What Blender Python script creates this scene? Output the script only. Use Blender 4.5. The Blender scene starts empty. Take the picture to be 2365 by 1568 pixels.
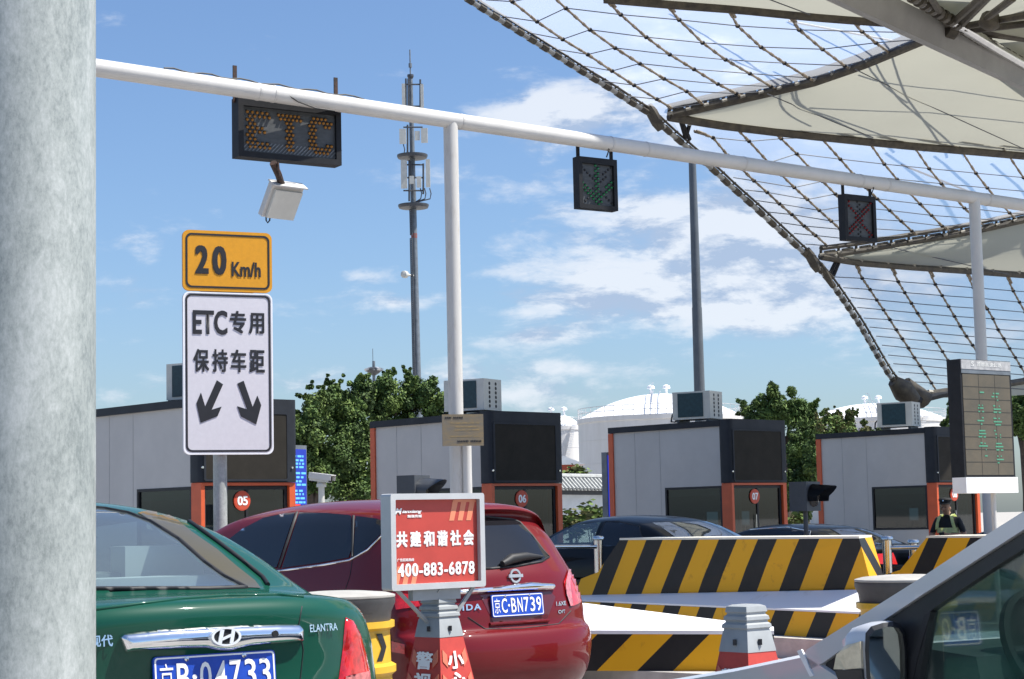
import bpy, bmesh, math, random
from math import sin, cos, pi, radians, sqrt, atan2, exp
from mathutils import Vector as V, Matrix, geometry
from mathutils.bvhtree import BVHTree
random.seed(7)
scene = bpy.context.scene
COL = scene.collection

# ---------------------------------------------------------------- camera
FPX, PW, PH = 4300.0, 2364.0, 1568.0          # focal length and frame of the photograph, in its own units
CAM_Z, PITCH, ROLL = 1.36, math.atan(421/4300), radians(1.25)
fwd = V((0, cos(PITCH), sin(PITCH)))
_r0, _u0 = V((1, 0, 0)), V((0, -sin(PITCH), cos(PITCH)))
rgt = _r0*cos(ROLL) - _u0*sin(ROLL)
upv = _u0*cos(ROLL) + _r0*sin(ROLL)
CAMP = V((0, 0, CAM_Z))
cd = bpy.data.cameras.new('camera'); cam = bpy.data.objects.new('camera', cd); COL.objects.link(cam)
cd.sensor_width = 36; cd.lens = 36*FPX/PW; cd.clip_start = 0.05; cd.clip_end = 6000
M = Matrix((rgt, upv, -fwd)).transposed().to_4x4(); M.translation = CAMP
cam.matrix_world = M
scene.camera = cam

def ray(u, v):
    return (fwd + rgt*((u-PW/2)/FPX) + upv*((PH/2-v)/FPX))
def at(u, v, Y):
    "the world point seen at (u, v) of the photograph at the distance Y ahead"
    d = ray(u, v); return CAMP + d*(Y/d.y)
def atz(u, v, z):
    d = ray(u, v); return CAMP + d*((z-CAM_Z)/d.z)
def on_plane(u, v, p, n):
    d = ray(u, v); return CAMP + d*((p-CAMP).dot(n)/d.dot(n))
def head(deg):
    return V((-sin(radians(deg)), cos(radians(deg)), 0))

# ---------------------------------------------------------------- sun, sky, exposure
SUN = V((.49, -.05, .87)).normalized()
sl = bpy.data.lights.new('sun', 'SUN'); sl.energy = 5.0; sl.angle = radians(.53); sl.color = (1, .96, .88)
so = bpy.data.objects.new('sun', sl); COL.objects.link(so)
so.rotation_euler = SUN.to_track_quat('Z', 'Y').to_euler(); so.location = (0, 0, 60)
world = bpy.data.worlds.new('World'); scene.world = world; world.use_nodes = True
wt = world.node_tree; wt.nodes.clear()
def WN(t, **k):
    n = wt.nodes.new(t)
    for a, b in k.items(): setattr(n, a, b)
    return n
def wmath(op, a, b=None, clamp=False):
    n = WN('ShaderNodeMath', operation=op); n.use_clamp = clamp
    for i, s in enumerate((a, b)):
        if s is None: continue
        if isinstance(s, (int, float)): n.inputs[i].default_value = s
        else: wt.links.new(s, n.inputs[i])
    return n.outputs[0]
sky = WN('ShaderNodeTexSky'); sky.sky_type = 'NISHITA'; sky.sun_disc = False
sky.sun_elevation = math.asin(SUN.z); sky.sun_rotation = atan2(SUN.x, SUN.y)
sky.air_density = 1.0; sky.dust_density = 1.2; sky.ozone_density = 2.2
tc = WN('ShaderNodeTexCoord'); sep = WN('ShaderNodeSeparateXYZ'); wt.links.new(tc.outputs['Generated'], sep.inputs[0])
sx, sy, sz = sep.outputs
inv = wmath('DIVIDE', 1.0, wmath('MAXIMUM', sy, .02))
gx, gz = wmath('MULTIPLY', sx, inv), wmath('MULTIPLY', sz, inv)       # azimuth and elevation slopes of the sky ahead
comb = WN('ShaderNodeCombineXYZ'); wt.links.new(gx, comb.inputs[0]); wt.links.new(gz, comb.inputs[1])
def wnoise(scale, sxy, detail=7, rough=.6, dist=.3, off=0):
    mp = WN('ShaderNodeMapping'); mp.inputs['Scale'].default_value = (sxy[0], sxy[1], 1); mp.inputs['Location'].default_value = (0, off*sxy[1], 0)
    wt.links.new(comb.outputs[0], mp.inputs[0])
    n = WN('ShaderNodeTexNoise'); n.inputs['Scale'].default_value = scale; n.inputs['Detail'].default_value = detail
    n.inputs['Roughness'].default_value = rough; n.inputs['Distortion'].default_value = dist
    wt.links.new(mp.outputs[0], n.inputs[0]); return n.outputs['Fac']
def clouds(off):
    a = wnoise(9, (1, 2.4), off=off); b = wnoise(27, (1, 2.6), 7, .65, off=off); c = wnoise(5, (1, 7.0), 6, .6, off=off)
    return wmath('ADD', wmath('ADD', wmath('MULTIPLY', a, .55), wmath('MULTIPLY', b, .31)), wmath('MULTIPLY', c, .14))
nz = clouds(0); nz_up = clouds(.012)
def blob(u, v, su, sv, amp):
    "a bank of cloud round one direction"
    x0, z0 = (u-1182)/FPX, (1205-v)/FPX
    a = wmath('DIVIDE', wmath('SUBTRACT', gx, x0), su/FPX); b = wmath('DIVIDE', wmath('SUBTRACT', gz, z0), sv/FPX)
    r = wmath('ADD', wmath('MULTIPLY', a, a), wmath('MULTIPLY', b, b))
    return wmath('MULTIPLY', wmath('POWER', 2.718, wmath('MULTIPLY', r, -1.0)), amp)
CL = [(1340, 245, 230, 85, .70), (1480, 600, 360, 130, .60), (1760, 540, 220, 100, .56), (1250, 780, 150, 34, .52), (290, 670, 130, 60, .50), (270, 770, 110, 25, .4), (520, 400, 60, 30, .3),
      (840, 632, 60, 24, .50), (880, 690, 190, 26, .44), (1150, 400, 260, 30, .22), (1050, 150, 180, 18, .24), (1500, 480, 300, 60, .3),
      (1650, 740, 380, 70, .44), (1300, 920, 420, 50, .44), (600, 880, 600, 60, .2), (1800, 240, 700, 260, .3), (1500, 700, 420, 40, .3), (1350, 850, 420, 30, .34), (1750, 640, 300, 40, .3), (700, 880, 420, 40, .3), (300, 530, 120, 30, .22), (2100, 700, 400, 200, .36)]
acc = None
for c in CL:
    b = blob(*c); acc = b if acc is None else wmath('ADD', acc, b)
cl = wmath('ADD', wmath('MULTIPLY', wmath('SUBTRACT', nz, .5), 5.4), wmath('SUBTRACT', wmath('MULTIPLY', acc, 1.75), .46))
mr = WN('ShaderNodeMapRange', interpolation_type='SMOOTHSTEP'); wt.links.new(cl, mr.inputs[0])
mr.inputs[1].default_value = -.05; mr.inputs[2].default_value = .95
dens = mr.outputs[0]
# cloud brightness: lit tops, slightly grey bellies
n3 = wmath('ADD', wmath('MULTIPLY', wmath('SUBTRACT', nz, nz_up), 6.5), .56)
cr = WN('ShaderNodeValToRGB'); wt.links.new(n3, cr.inputs[0])
cr.color_ramp.elements[0].position = .22; cr.color_ramp.elements[0].color = (3.3, 4.1, 5.5, 1)
cr.color_ramp.elements[1].position = .72; cr.color_ramp.elements[1].color = (6.4, 6.75, 7.3, 1)
mx = WN('ShaderNodeMix', data_type='RGBA'); wt.links.new(wmath('MULTIPLY', dens, .85), mx.inputs[0])
tint = WN('ShaderNodeMix', data_type='RGBA', blend_type='MULTIPLY'); tint.inputs[0].default_value = 1
wt.links.new(sky.outputs[0], tint.inputs[6]); tint.inputs[7].default_value = (.86, .99, 1.16, 1)
wt.links.new(tint.outputs[2], mx.inputs[6]); wt.links.new(cr.outputs[0], mx.inputs[7])
bg = WN('ShaderNodeBackground'); bg.inputs[1].default_value = .085
wo = WN('ShaderNodeOutputWorld'); wt.links.new(mx.outputs[2], bg.inputs[0]); wt.links.new(bg.outputs[0], wo.inputs[0])
scene.view_settings.view_transform = 'Standard'; scene.view_settings.look = 'None'
scene.view_settings.exposure = 0.70; scene.view_settings.gamma = 1
scene.cycles.max_bounces = 8; scene.cycles.transparent_max_bounces = 16

# ---------------------------------------------------------------- materials
MATS = {}
def srgb(r, g, b):
    return tuple(((c/255)/12.92 if c/255 <= .04045 else ((c/255+.055)/1.055)**2.4) for c in (r, g, b))
def mat(name, col, rough=.6, metal=0, var=.1, scale=6, bump=0, coat=0, spec=.5, emit=None, col2=None, lo=.35, hi=.65, stretch=(1, 1, 1)):
    "a procedural material: base colour broken up by noise, optional second colour for wear, optional bump"
    if name in MATS: return MATS[name]
    m = bpy.data.materials.new(name); m.use_nodes = True; t = m.node_tree; L = t.links.new
    p = t.nodes['Principled BSDF']
    p.inputs['Roughness'].default_value = rough; p.inputs['Metallic'].default_value = metal
    p.inputs['Specular IOR Level'].default_value = spec
    if coat: p.inputs['Coat Weight'].default_value = coat; p.inputs['Coat Roughness'].default_value = .03
    c = t.nodes.new('ShaderNodeTexCoord'); mp = t.nodes.new('ShaderNodeMapping'); mp.inputs['Scale'].default_value = stretch
    L(c.outputs['Object'], mp.inputs[0])
    n = t.nodes.new('ShaderNodeTexNoise'); n.inputs['Scale'].default_value = scale; n.inputs['Detail'].default_value = 6; n.inputs['Roughness'].default_value = .65
    L(mp.outputs[0], n.inputs[0])
    r = t.nodes.new('ShaderNodeValToRGB'); L(n.outputs['Fac'], r.inputs[0])
    a = col; b = col2 if col2 else tuple(min(1, x*(1+var)) for x in col)
    if not col2: a = tuple(x*(1-var) for x in col)
    r.color_ramp.elements[0].position = lo; r.color_ramp.elements[0].color = (*a, 1)
    r.color_ramp.elements[1].position = hi; r.color_ramp.elements[1].color = (*b, 1)
    L(r.outputs[0], p.inputs['Base Color'])
    if bump:
        bp = t.nodes.new('ShaderNodeBump'); bp.inputs['Strength'].default_value = bump; bp.inputs['Distance'].default_value = .02
        L(n.outputs['Fac'], bp.inputs['Height']); L(bp.outputs[0], p.inputs['Normal'])
    if emit:
        p.inputs['Emission Color'].default_value = (*emit[0], 1); p.inputs['Emission Strength'].default_value = emit[1]
    MATS[name] = m; return m
def glass(name, tint, trans=.5, rough=.02, base=(.01, .012, .015), refl=.05):
    "a tinted pane: mirror by angle over part see-through, part dark body colour"
    if name in MATS: return MATS[name]
    m = bpy.data.materials.new(name); m.use_nodes = True; t = m.node_tree; t.nodes.clear(); L = t.links.new
    o = t.nodes.new('ShaderNodeOutputMaterial')
    d = t.nodes.new('ShaderNodeBsdfDiffuse'); d.inputs[0].default_value = (*base, 1)
    tr = t.nodes.new('ShaderNodeBsdfTransparent'); tr.inputs[0].default_value = (*tint, 1)
    g = t.nodes.new('ShaderNodeBsdfGlossy'); g.inputs['Roughness'].default_value = rough; g.inputs[0].default_value = (1, 1, 1, 1)
    lw = t.nodes.new('ShaderNodeLayerWeight'); lw.inputs[0].default_value = .5
    pw = t.nodes.new('ShaderNodeMath'); pw.operation = 'POWER'; L(lw.outputs['Facing'], pw.inputs[0]); pw.inputs[1].default_value = 4.5
    f = t.nodes.new('ShaderNodeMath'); f.operation = 'MULTIPLY_ADD'; L(pw.outputs[0], f.inputs[0]); f.inputs[1].default_value = 1-refl; f.inputs[2].default_value = refl
    a = t.nodes.new('ShaderNodeMixShader'); a.inputs[0].default_value = trans
    L(d.outputs[0], a.inputs[1]); L(tr.outputs[0], a.inputs[2])
    b = t.nodes.new('ShaderNodeMixShader'); L(f.outputs[0], b.inputs[0]); L(a.outputs[0], b.inputs[1]); L(g.outputs[0], b.inputs[2])
    L(b.outputs[0], o.inputs[0]); MATS[name] = m; return m
def fabric(name, col, transl=.5, film=0):
    "a stretched membrane that lets light through; film > 0 makes it partly clear"
    if name in MATS: return MATS[name]
    m = bpy.data.materials.new(name); m.use_nodes = True; t = m.node_tree; t.nodes.clear(); L = t.links.new
    o = t.nodes.new('ShaderNodeOutputMaterial')
    c = t.nodes.new('ShaderNodeTexCoord'); n = t.nodes.new('ShaderNodeTexNoise'); n.inputs['Scale'].default_value = .7; n.inputs['Detail'].default_value = 5
    L(c.outputs['Object'], n.inputs[0])
    r = t.nodes.new('ShaderNodeValToRGB'); L(n.outputs['Fac'], r.inputs[0])
    r.color_ramp.elements[0].color = (*[x*.92 for x in col], 1); r.color_ramp.elements[1].color = (*[min(1, x*1.06) for x in col], 1)
    d = t.nodes.new('ShaderNodeBsdfDiffuse'); s = t.nodes.new('ShaderNodeBsdfTranslucent')
    L(r.outputs[0], d.inputs[0]); L(r.outputs[0], s.inputs[0])
    a = t.nodes.new('ShaderNodeMixShader'); a.inputs[0].default_value = transl; L(d.outputs[0], a.inputs[1]); L(s.outputs[0], a.inputs[2])
    if film:
        tr = t.nodes.new('ShaderNodeBsdfTransparent'); tr.inputs[0].default_value = (.97, .98, 1, 1)
        b = t.nodes.new('ShaderNodeMixShader'); b.inputs[0].default_value = film; L(a.outputs[0], b.inputs[1]); L(tr.outputs[0], b.inputs[2])
        L(b.outputs[0], o.inputs[0])
    else: L(a.outputs[0], o.inputs[0])
    MATS[name] = m; return m

# ---------------------------------------------------------------- objects
RM = {}
def tag(o, label=None, cat=None, group=None, kind=None):
    if label: o['label'] = label
    if cat: o['category'] = cat
    if group: o['group'] = group
    if kind: o['kind'] = kind
    return o
def thing(name, label, cat, loc=(0, 0, 0), rot=0, group=None):
    "an Empty at the thing's base; its parts are parented to it"
    o = bpy.data.objects.new(name, None); COL.objects.link(o)
    o.location = loc; o.rotation_euler = (0, 0, rot); o.empty_display_size = .3
    RM[o] = Matrix.Translation(V(loc)) @ Matrix.Rotation(rot, 4, 'Z')
    return tag(o, label, cat, group)
def part(name, bm, mats, parent=None, world=True, smooth=None, label=None, keep=False):
    "links a bmesh as ONE mesh object; geometry given in world coordinates unless world=False"
    if parent is not None and world: bm.transform(RM[parent].inverted())
    me = bpy.data.meshes.new(name)
    if not keep: bmesh.ops.recalc_face_normals(bm, faces=bm.faces[:])
    bm.to_mesh(me); bm.free()
    for m in (mats if isinstance(mats, (list, tuple)) else [mats]): me.materials.append(m)
    if smooth is not None:
        for f in me.polygons: f.use_smooth = True
        try: me.set_sharp_from_angle(angle=radians(smooth))
        except Exception: pass
    o = bpy.data.objects.new(name, me); COL.objects.link(o)
    if parent is not None: o.parent = parent; RM[o] = RM[parent]
    if label: o['label'] = label
    return o
def solo(name, bm, mats, label, cat, loc, group=None, smooth=None, kind=None):
    "a thing that is one mesh"
    Mx = Matrix.Translation(V(loc)); bm.transform(Mx.inverted())
    o = part(name, bm, mats, None, smooth=smooth); o.location = loc; RM[o] = Mx
    return tag(o, label, cat, group, kind)
def copy_tree(root, parent=None):
    r = root.copy(); COL.objects.link(r)
    if parent is not None: r.parent = parent
    for ch in [c for c in COL.objects if c.parent == root]: copy_tree(ch, r)
    return r

# ---------------------------------------------------------------- shapes
def NB(): return bmesh.new()
def setmi(fs, mi):
    for f in fs: f.material_index = mi
def quad(bm, pts, mi=0):
    f = bm.faces.new([bm.verts.new(p) for p in pts]); f.material_index = mi; return f
def box(bm, c, s, Mx=None, mi=0):
    c, s = V(c), V(s)*.5; Mx = Mx or Matrix.Identity(4)
    vs = [bm.verts.new(Mx @ (c + V((i*s.x, j*s.y, k*s.z)))) for i in (-1, 1) for j in (-1, 1) for k in (-1, 1)]
    for q in ((0, 1, 3, 2), (4, 6, 7, 5), (0, 4, 5, 1), (2, 3, 7, 6), (0, 2, 6, 4), (1, 5, 7, 3)):
        bm.faces.new([vs[i] for i in q]).material_index = mi
    return vs
def bx(bm, a, b, Mx=None, mi=0):
    a, b = V(a), V(b); return box(bm, (a+b)/2, b-a, Mx, mi)
def frame_of(d):
    d = d.normalized(); a = V((0, 0, 1)) if abs(d.z) < .9 else V((1, 0, 0))
    x = d.cross(a).normalized(); return x, d.cross(x)
def tube(bm, pts, r, seg=8, cap=True, mi=0):
    "a round bar along points; r may be a list"
    pts = [V(p) for p in pts]; n = len(pts); rings = []
    x, y = frame_of(pts[min(1, n-1)]-pts[0])
    for i, p in enumerate(pts):
        d = (pts[min(i+1, n-1)]-pts[max(i-1, 0)]).normalized()
        x = (x - d*x.dot(d)).normalized(); y = d.cross(x)
        rr = r[i] if isinstance(r, (list, tuple)) else r
        rings.append([bm.verts.new(p + x*(rr*cos(2*pi*k/seg)) + y*(rr*sin(2*pi*k/seg))) for k in range(seg)])
    for a, b in zip(rings, rings[1:]):
        for k in range(seg): bm.faces.new((a[k], a[(k+1) % seg], b[(k+1) % seg], b[k])).material_index = mi
    if cap:
        bm.faces.new(rings[0][::-1]).material_index = mi; bm.faces.new(rings[-1]).material_index = mi
def lathe(bm, c, prof, seg=28, mi=0, axis=None):
    "prof: (radius, height) pairs"
    c = V(c); ax = V(axis).normalized() if axis is not None else V((0, 0, 1)); x, y = frame_of(ax); rings = []
    for r, h in prof:
        rings.append([bm.verts.new(c + ax*h + x*(r*cos(2*pi*k/seg)) + y*(r*sin(2*pi*k/seg))) for k in range(seg)])
    for i, (a, b) in enumerate(zip(rings, rings[1:])):
        m = mi[i] if isinstance(mi, (list, tuple)) else mi
        for k in range(seg): bm.faces.new((a[k], a[(k+1) % seg], b[(k+1) % seg], b[k])).material_index = m
    m0 = mi[0] if isinstance(mi, (list, tuple)) else mi; m1 = mi[-1] if isinstance(mi, (list, tuple)) else mi
    if prof[0][0] > 1e-5: bm.faces.new(rings[0][::-1]).material_index = m0
    if prof[-1][0] > 1e-5: bm.faces.new(rings[-1]).material_index = m1
def prism(bm, pts, ext, mi=0):
    "a flat outline pushed along ext"
    pts = [V(p) for p in pts]; ext = V(ext)
    a = [bm.verts.new(p) for p in pts]; b = [bm.verts.new(p+ext) for p in pts]; n = len(pts)
    bm.faces.new(a).material_index = mi; bm.faces.new(b[::-1]).material_index = mi
    for i in range(n): bm.faces.new((a[i], a[(i+1) % n], b[(i+1) % n], b[i])).material_index = mi
def bev(bm, w, seg=2, ang=30):
    es = [e for e in bm.edges if len(e.link_faces) == 2 and e.calc_face_angle(0) > radians(ang)]
    if es: bmesh.ops.bevel(bm, geom=es, offset=w, segments=seg, affect='EDGES', profile=.5)
def rrect(x0, y0, x1, y1, r, n=5):
    o = []
    for cx, cy, a0 in ((x1-r, y1-r, 0), (x0+r, y1-r, 90), (x0+r, y0+r, 180), (x1-r, y0+r, 270)):
        for k in range(n+1):
            a = radians(a0+90*k/n); o.append((cx+r*cos(a), cy+r*sin(a)))
    return o
class Fr:
    "a flat local frame: x to the reader's right, y up, z out towards the reader"
    def __init__(s, o, x, y):
        s.o, s.x = V(o), V(x).normalized(); y = V(y); s.y = (y - s.x*y.dot(s.x)).normalized(); s.z = s.x.cross(s.y)
    def p(s, x, y, z=0): return s.o + s.x*x + s.y*y + s.z*z
    def M(s):
        m = Matrix((s.x, s.y, s.z)).transposed().to_4x4(); m.translation = s.o; return m
    def plate(s, bm, pts, z0, z1, mi=0): prism(bm, [s.p(x, y, z0) for x, y in pts], s.z*(z1-z0), mi)
    def ring(s, bm, outer, inner, z0, z1, mi=0):
        n = len(outer)
        for i in range(n):
            j = (i+1) % n
            A, B, C, D = outer[i], outer[j], inner[j], inner[i]
            quad(bm, [s.p(*A, z1), s.p(*B, z1), s.p(*C, z1), s.p(*D, z1)], mi)
            quad(bm, [s.p(*A, z0), s.p(*B, z0), s.p(*B, z1), s.p(*A, z1)], mi)
            quad(bm, [s.p(*D, z1), s.p(*C, z1), s.p(*C, z0), s.p(*D, z0)], mi)
_dg = []
def text_mesh(s, bold=0.0, depth=.01, shear=0, spacing=1.0):
    c = bpy.data.curves.new('lettering', 'FONT'); c.body = s; c.size = 1; c.offset = bold; c.extrude = depth; c.shear = shear; c.space_character = spacing
    c.resolution_u = 3
    o = bpy.data.objects.new('lettering', c); COL.objects.link(o)
    me = bpy.data.meshes.new_from_object(o.evaluated_get(bpy.context.evaluated_depsgraph_get()))
    bpy.data.objects.remove(o); bpy.data.curves.remove(c); return me
def text(bm, fr, s, x0, y0, x1, y1, z=.004, bold=0.0, mi=0, shear=0, depth=.003, spacing=1.0):
    "letters stretched to fill the rectangle on the frame, standing proud by z; bold letters are struck several times side by side"
    cjk = any(ord(c) > 255 for c in s)
    me = text_mesh(s, 0 if cjk else min(bold, .012), 0, shear, spacing)
    xs = [v.co.x for v in me.vertices]; ys = [v.co.y for v in me.vertices]
    a, b, c, d = min(xs), max(xs), min(ys), max(ys)
    e = bold*(1 if cjk else .8)*(x1-x0)/max(.2, b-a); ey = bold*(.7 if cjk else .4)*(y1-y0)/max(.2, d-c)
    ks = [(-1, -1), (1, -1), (-1, 1), (1, 1), (0, 0)] if bold > .015 else [(0, 0)]
    x0 += e; x1 -= e; y0 += ey; y1 -= ey
    for i, (kx, ky) in enumerate(ks):
        b0 = bmesh.new(); b0.from_mesh(me)
        for v in b0.verts:
            X = x0 + (v.co.x-a)/(b-a)*(x1-x0) + kx*e; Y = y0 + (v.co.y-c)/max(1e-6, d-c)*(y1-y0) + ky*ey
            v.co = fr.p(X, Y, z + .0002*i)
        b0.normal_update()
        for f in b0.faces:
            f.material_index = mi
            if f.normal.dot(fr.z) < 0: f.normal_flip()
        tmp = bpy.data.meshes.new('t'); b0.to_mesh(tmp); b0.free(); bm.from_mesh(tmp); bpy.data.meshes.remove(tmp)
    bpy.data.meshes.remove(me)
def cdt(poly, step):
    "fills an outline with evenly spaced points and triangles"
    P = [V(p) for p in poly]; n = len(P); D = []
    for i in range(n):
        a, b = P[i], P[(i+1) % n]; k = max(1, int((b-a).length/step))
        for j in range(k): D.append(a.lerp(b, j/k))
    m = len(D); pts = list(D)
    def inside(q):
        c = False
        for i in range(m):
            a, b = D[i], D[i-1]
            if (a.y > q.y) != (b.y > q.y) and q.x < (b.x-a.x)*(q.y-a.y)/(b.y-a.y)+a.x: c = not c
        return c
    x = min(p.x for p in P)+step*.5; y0 = min(p.y for p in P)+step*.5; x1 = max(p.x for p in P); y1 = max(p.y for p in P)
    while x < x1:
        y = y0
        while y < y1:
            q = V((x, y))
            if inside(q) and min((q-d).length for d in D) > step*.35: pts.append(q)
            y += step
        x += step
    r = geometry.delaunay_2d_cdt(pts, [(i, (i+1) % m) for i in range(m)], [], 0, 1e-7)
    tris = [f for f in r[2] if inside(sum((V(r[0][i]) for i in f), V((0, 0)))/len(f))]
    return r[0], tris, inside
# ---------------------------------------------------------------- the palette
mAsphalt = mat('worn_road_surface', (.27, .26, .25), .9, var=.25, scale=3, bump=.3)
mConcrete = mat('concrete', (.36, .34, .31), .85, var=.22, scale=5, bump=.25)
mKerb = mat('kerb_concrete', (.46, .44, .41), .7, var=.12, scale=6, bump=.1)
mRedPaint = mat('faded_red_paint', (.42, .22, .18), .7, var=.25, scale=9)
def spangle(name):
    m = bpy.data.materials.new(name); m.use_nodes = True; t = m.node_tree; L = t.links.new; p = t.nodes['Principled BSDF']
    p.inputs['Roughness'].default_value = .5; p.inputs['Metallic'].default_value = .15
    c = t.nodes.new('ShaderNodeTexCoord'); mp = t.nodes.new('ShaderNodeMapping'); mp.inputs['Scale'].default_value = (1, 1, .5); L(c.outputs['Object'], mp.inputs[0])
    def N(scale, detail, rough, dist=0):
        n = t.nodes.new('ShaderNodeTexNoise'); n.inputs['Scale'].default_value = scale; n.inputs['Detail'].default_value = detail; n.inputs['Roughness'].default_value = rough; n.inputs['Distortion'].default_value = dist; L(mp.outputs[0], n.inputs[0]); return n.outputs['Fac']
    def mix(a, b, op='ADD'):
        n = t.nodes.new('ShaderNodeMath'); n.operation = op
        for i, s in enumerate((a, b)):
            if isinstance(s, (int, float)): n.inputs[i].default_value = s
            else: L(s, n.inputs[i])
        return n.outputs[0]
    big, mid, fine = N(6, 4, .55, .4), N(34, 7, .75, .8), N(150, 6, .8)
    v = mix(mix(mix(big, .7, 'MULTIPLY'), mix(mid, .5, 'MULTIPLY')), mix(fine, .7, 'MULTIPLY'))
    r = t.nodes.new('ShaderNodeValToRGB'); L(mix(v, .53, 'MULTIPLY'), r.inputs[0]); e = r.color_ramp.elements
    e[0].position = .40; e[0].color = (.22, .245, .235, 1); e[1].position = .60; e[1].color = (.50, .52, .50, 1)
    x = e.new(.50); x.color = (.36, .385, .365, 1); L(r.outputs[0], p.inputs['Base Color'])
    r2 = t.nodes.new('ShaderNodeMapRange'); r2.inputs[3].default_value = .38; r2.inputs[4].default_value = .62; L(mid, r2.inputs[0]); L(r2.outputs[0], p.inputs['Roughness'])
    return m
mGalv = spangle('galvanised_steel')
mWhiteSteel = mat('white_painted_steel', (.56, .545, .52), .42, var=.05, scale=2.5, bump=.03)
mWhiteSteelOld = mat('weathered_white_paint', (.53, .515, .49), .55, scale=7, col2=(.42, .385, .34), lo=.52, hi=.80, stretch=(3, 3, .6))
mDark = mat('black_sheet_metal', (.014, .015, .018), .6, var=.2, scale=8, spec=.25)
mDarkGrey = mat('dark_grey_metal', (.055, .06, .07), .45, var=.15, scale=5)
mSteelGrey = mat('grey_steel', (.16, .18, .20), .5, .3, var=.2, scale=5)
mRust = mat('rusty_bracket', (.028, .022, .02), .8, col2=(.075, .035, .022), scale=30)
mBlack = mat('black_rubber', (.012, .012, .014), .6, var=.3)
mLedFace = mat('led_face_plate', (.055, .058, .06), .55, var=.25, scale=12, stretch=(1, 1, 2.5))
mAmber = mat('amber_led', (.28, .12, .02), .35, var=.35, scale=60, emit=((.8, .35, .05), .05))
mGreenLed = mat('green_led', (.02, .16, .07), .35, var=.3, scale=60, emit=((.05, .7, .25), .04))
mRedLed = mat('red_led', (.16, .008, .012), .35, var=.3, scale=60, emit=((.7, .02, .03), .03))
mSignYellow = mat('sign_yellow_sheeting', (.66, .29, .006), .45, var=.05, scale=30)
mSignWhite = mat('sign_white_sheeting', (.62, .60, .64), .45, var=.03, scale=30)
mSignEdge = mat('sign_rim', (.84, .84, .86), .4, var=.05)
mInk = mat('sign_black_lettering', (.012, .012, .016), .5, var=.2)
mBoothGrey = mat('booth_grey_panel', (.50, .475, .45), .5, var=.05, scale=1.2, bump=.02)
mBoothDark = mat('booth_slate_fascia', (.024, .027, .034), .5, var=.15, scale=3, spec=.2)
mBoothScreen = mat('booth_screen_panel', (.026, .023, .019), .7, var=.15, scale=4, spec=.15)
mOrange = mat('booth_orange_frame', (.58, .095, .028), .45, var=.08, scale=4)
mDisc = mat('number_disc_red', (.55, .07, .03), .5, var=.08)
mWhiteInk = mat('white_lettering', (.86, .85, .84), .5, var=.04)
mBlind = mat('teal_roller_blind', (.22, .36, .34), .7, var=.15)
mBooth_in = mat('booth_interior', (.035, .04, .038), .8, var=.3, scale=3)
mDesk = mat('desk_laminate', (.22, .2, .18), .6, var=.15)
gBooth = glass('booth_glass', (.40, .52, .50), .60, refl=.06)
mACbeige = mat('cream_casing', (.56, .55, .50), .5, var=.07, scale=4)
mACfront = mat('ac_teal_grille', (.012, .04, .05), .45, var=.25, scale=14)
mYellow = mat('barrier_yellow', (.66, .33, .02), .5, scale=4, col2=(.56, .27, .03), lo=.4, hi=.8, bump=.03)
mBlackPaint = mat('barrier_black', (.016, .016, .018), .6, var=.3, scale=5)
mWhitePaint = mat('barrier_white', (.80, .79, .80), .55, scale=3.5, col2=(.60, .57, .54), lo=.58, hi=.78)
mStainless = mat('stainless_steel', (.70, .69, .67), .18, 1, var=.08, scale=6)
mConeRed = mat('warning_post_red', (.46, .05, .035), .45, var=.12, scale=8)
mConeRedLit = mat('warning_post_salmon_print', (.60, .17, .10), .5, var=.08)
mConeGrey = mat('warning_post_cap', (.30, .315, .32), .5, var=.08, scale=8)
mSignRed = mat('poster_red', (.48, .055, .04), .45, var=.06, scale=10)
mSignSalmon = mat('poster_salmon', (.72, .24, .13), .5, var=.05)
mAlu = mat('brushed_aluminium', (.50, .51, .52), .38, .6, var=.08, scale=6)
mAluWhite = mat('pale_aluminium', (.50, .505, .51), .4, .1, var=.05)
mBarrelYellow = mat('barrel_yellow_plastic', (.70, .42, .03), .4, var=.1, scale=6)
mBarrelGrey = mat('barrel_grey_lid', (.38, .365, .335), .6, var=.12, scale=6, bump=.05)
mBarrelDark = mat('barrel_charcoal', (.06, .06, .062), .5, var=.2, scale=6)
mBrass = mat('weathered_brass_plate', (.17, .15, .12), .55, .15, col2=(.24, .18, .10), scale=9, stretch=(1, 1, 3))
mBark = mat('bark', (.08, .06, .045), .9, var=.3, scale=9, bump=.4)
mTank = mat('tank_white_paint', (.66, .64, .62), .5, scale=.35, col2=(.58, .56, .53), lo=.4, hi=.75, stretch=(3, 3, .5))
mTankRoof = mat('tank_roof_white', (.86, .86, .86), .5, var=.03, scale=.4)
mTile = mat('roof_tile_grey', (.34, .35, .34), .7, var=.2, scale=12)
mPlaster = mat('white_plaster', (.72, .73, .72), .8, var=.08, scale=3, bump=.05)
mSkin = mat('skin', (.36, .20, .13), .6, var=.08, scale=20)
mUniform = mat('black_uniform', (.012, .012, .014), .8, var=.3, scale=20)
mHiVis = mat('pale_hi_vis_vest', (.80, .86, .46), .6, var=.06, scale=20)
mRopeBrown = mat('brown_net_cable', (.16, .12, .085), .7, col2=(.34, .28, .20), scale=16)
mCable = mat('thin_steel_cable', (.06, .065, .08), .5, var=.2)
mRib = mat('dark_canopy_edge', (.035, .028, .022), .6, col2=(.09, .075, .05), scale=6)
mGirder = mat('grey_girder_paint', (.27, .26, .245), .55, var=.10, scale=1.5, stretch=(1, 1, 1))
mMemb = fabric('canopy_membrane', (.42, .415, .35), .42)
mFilm = fabric('canopy_clear_film', (.84, .87, .92), .75, film=.70)
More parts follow.
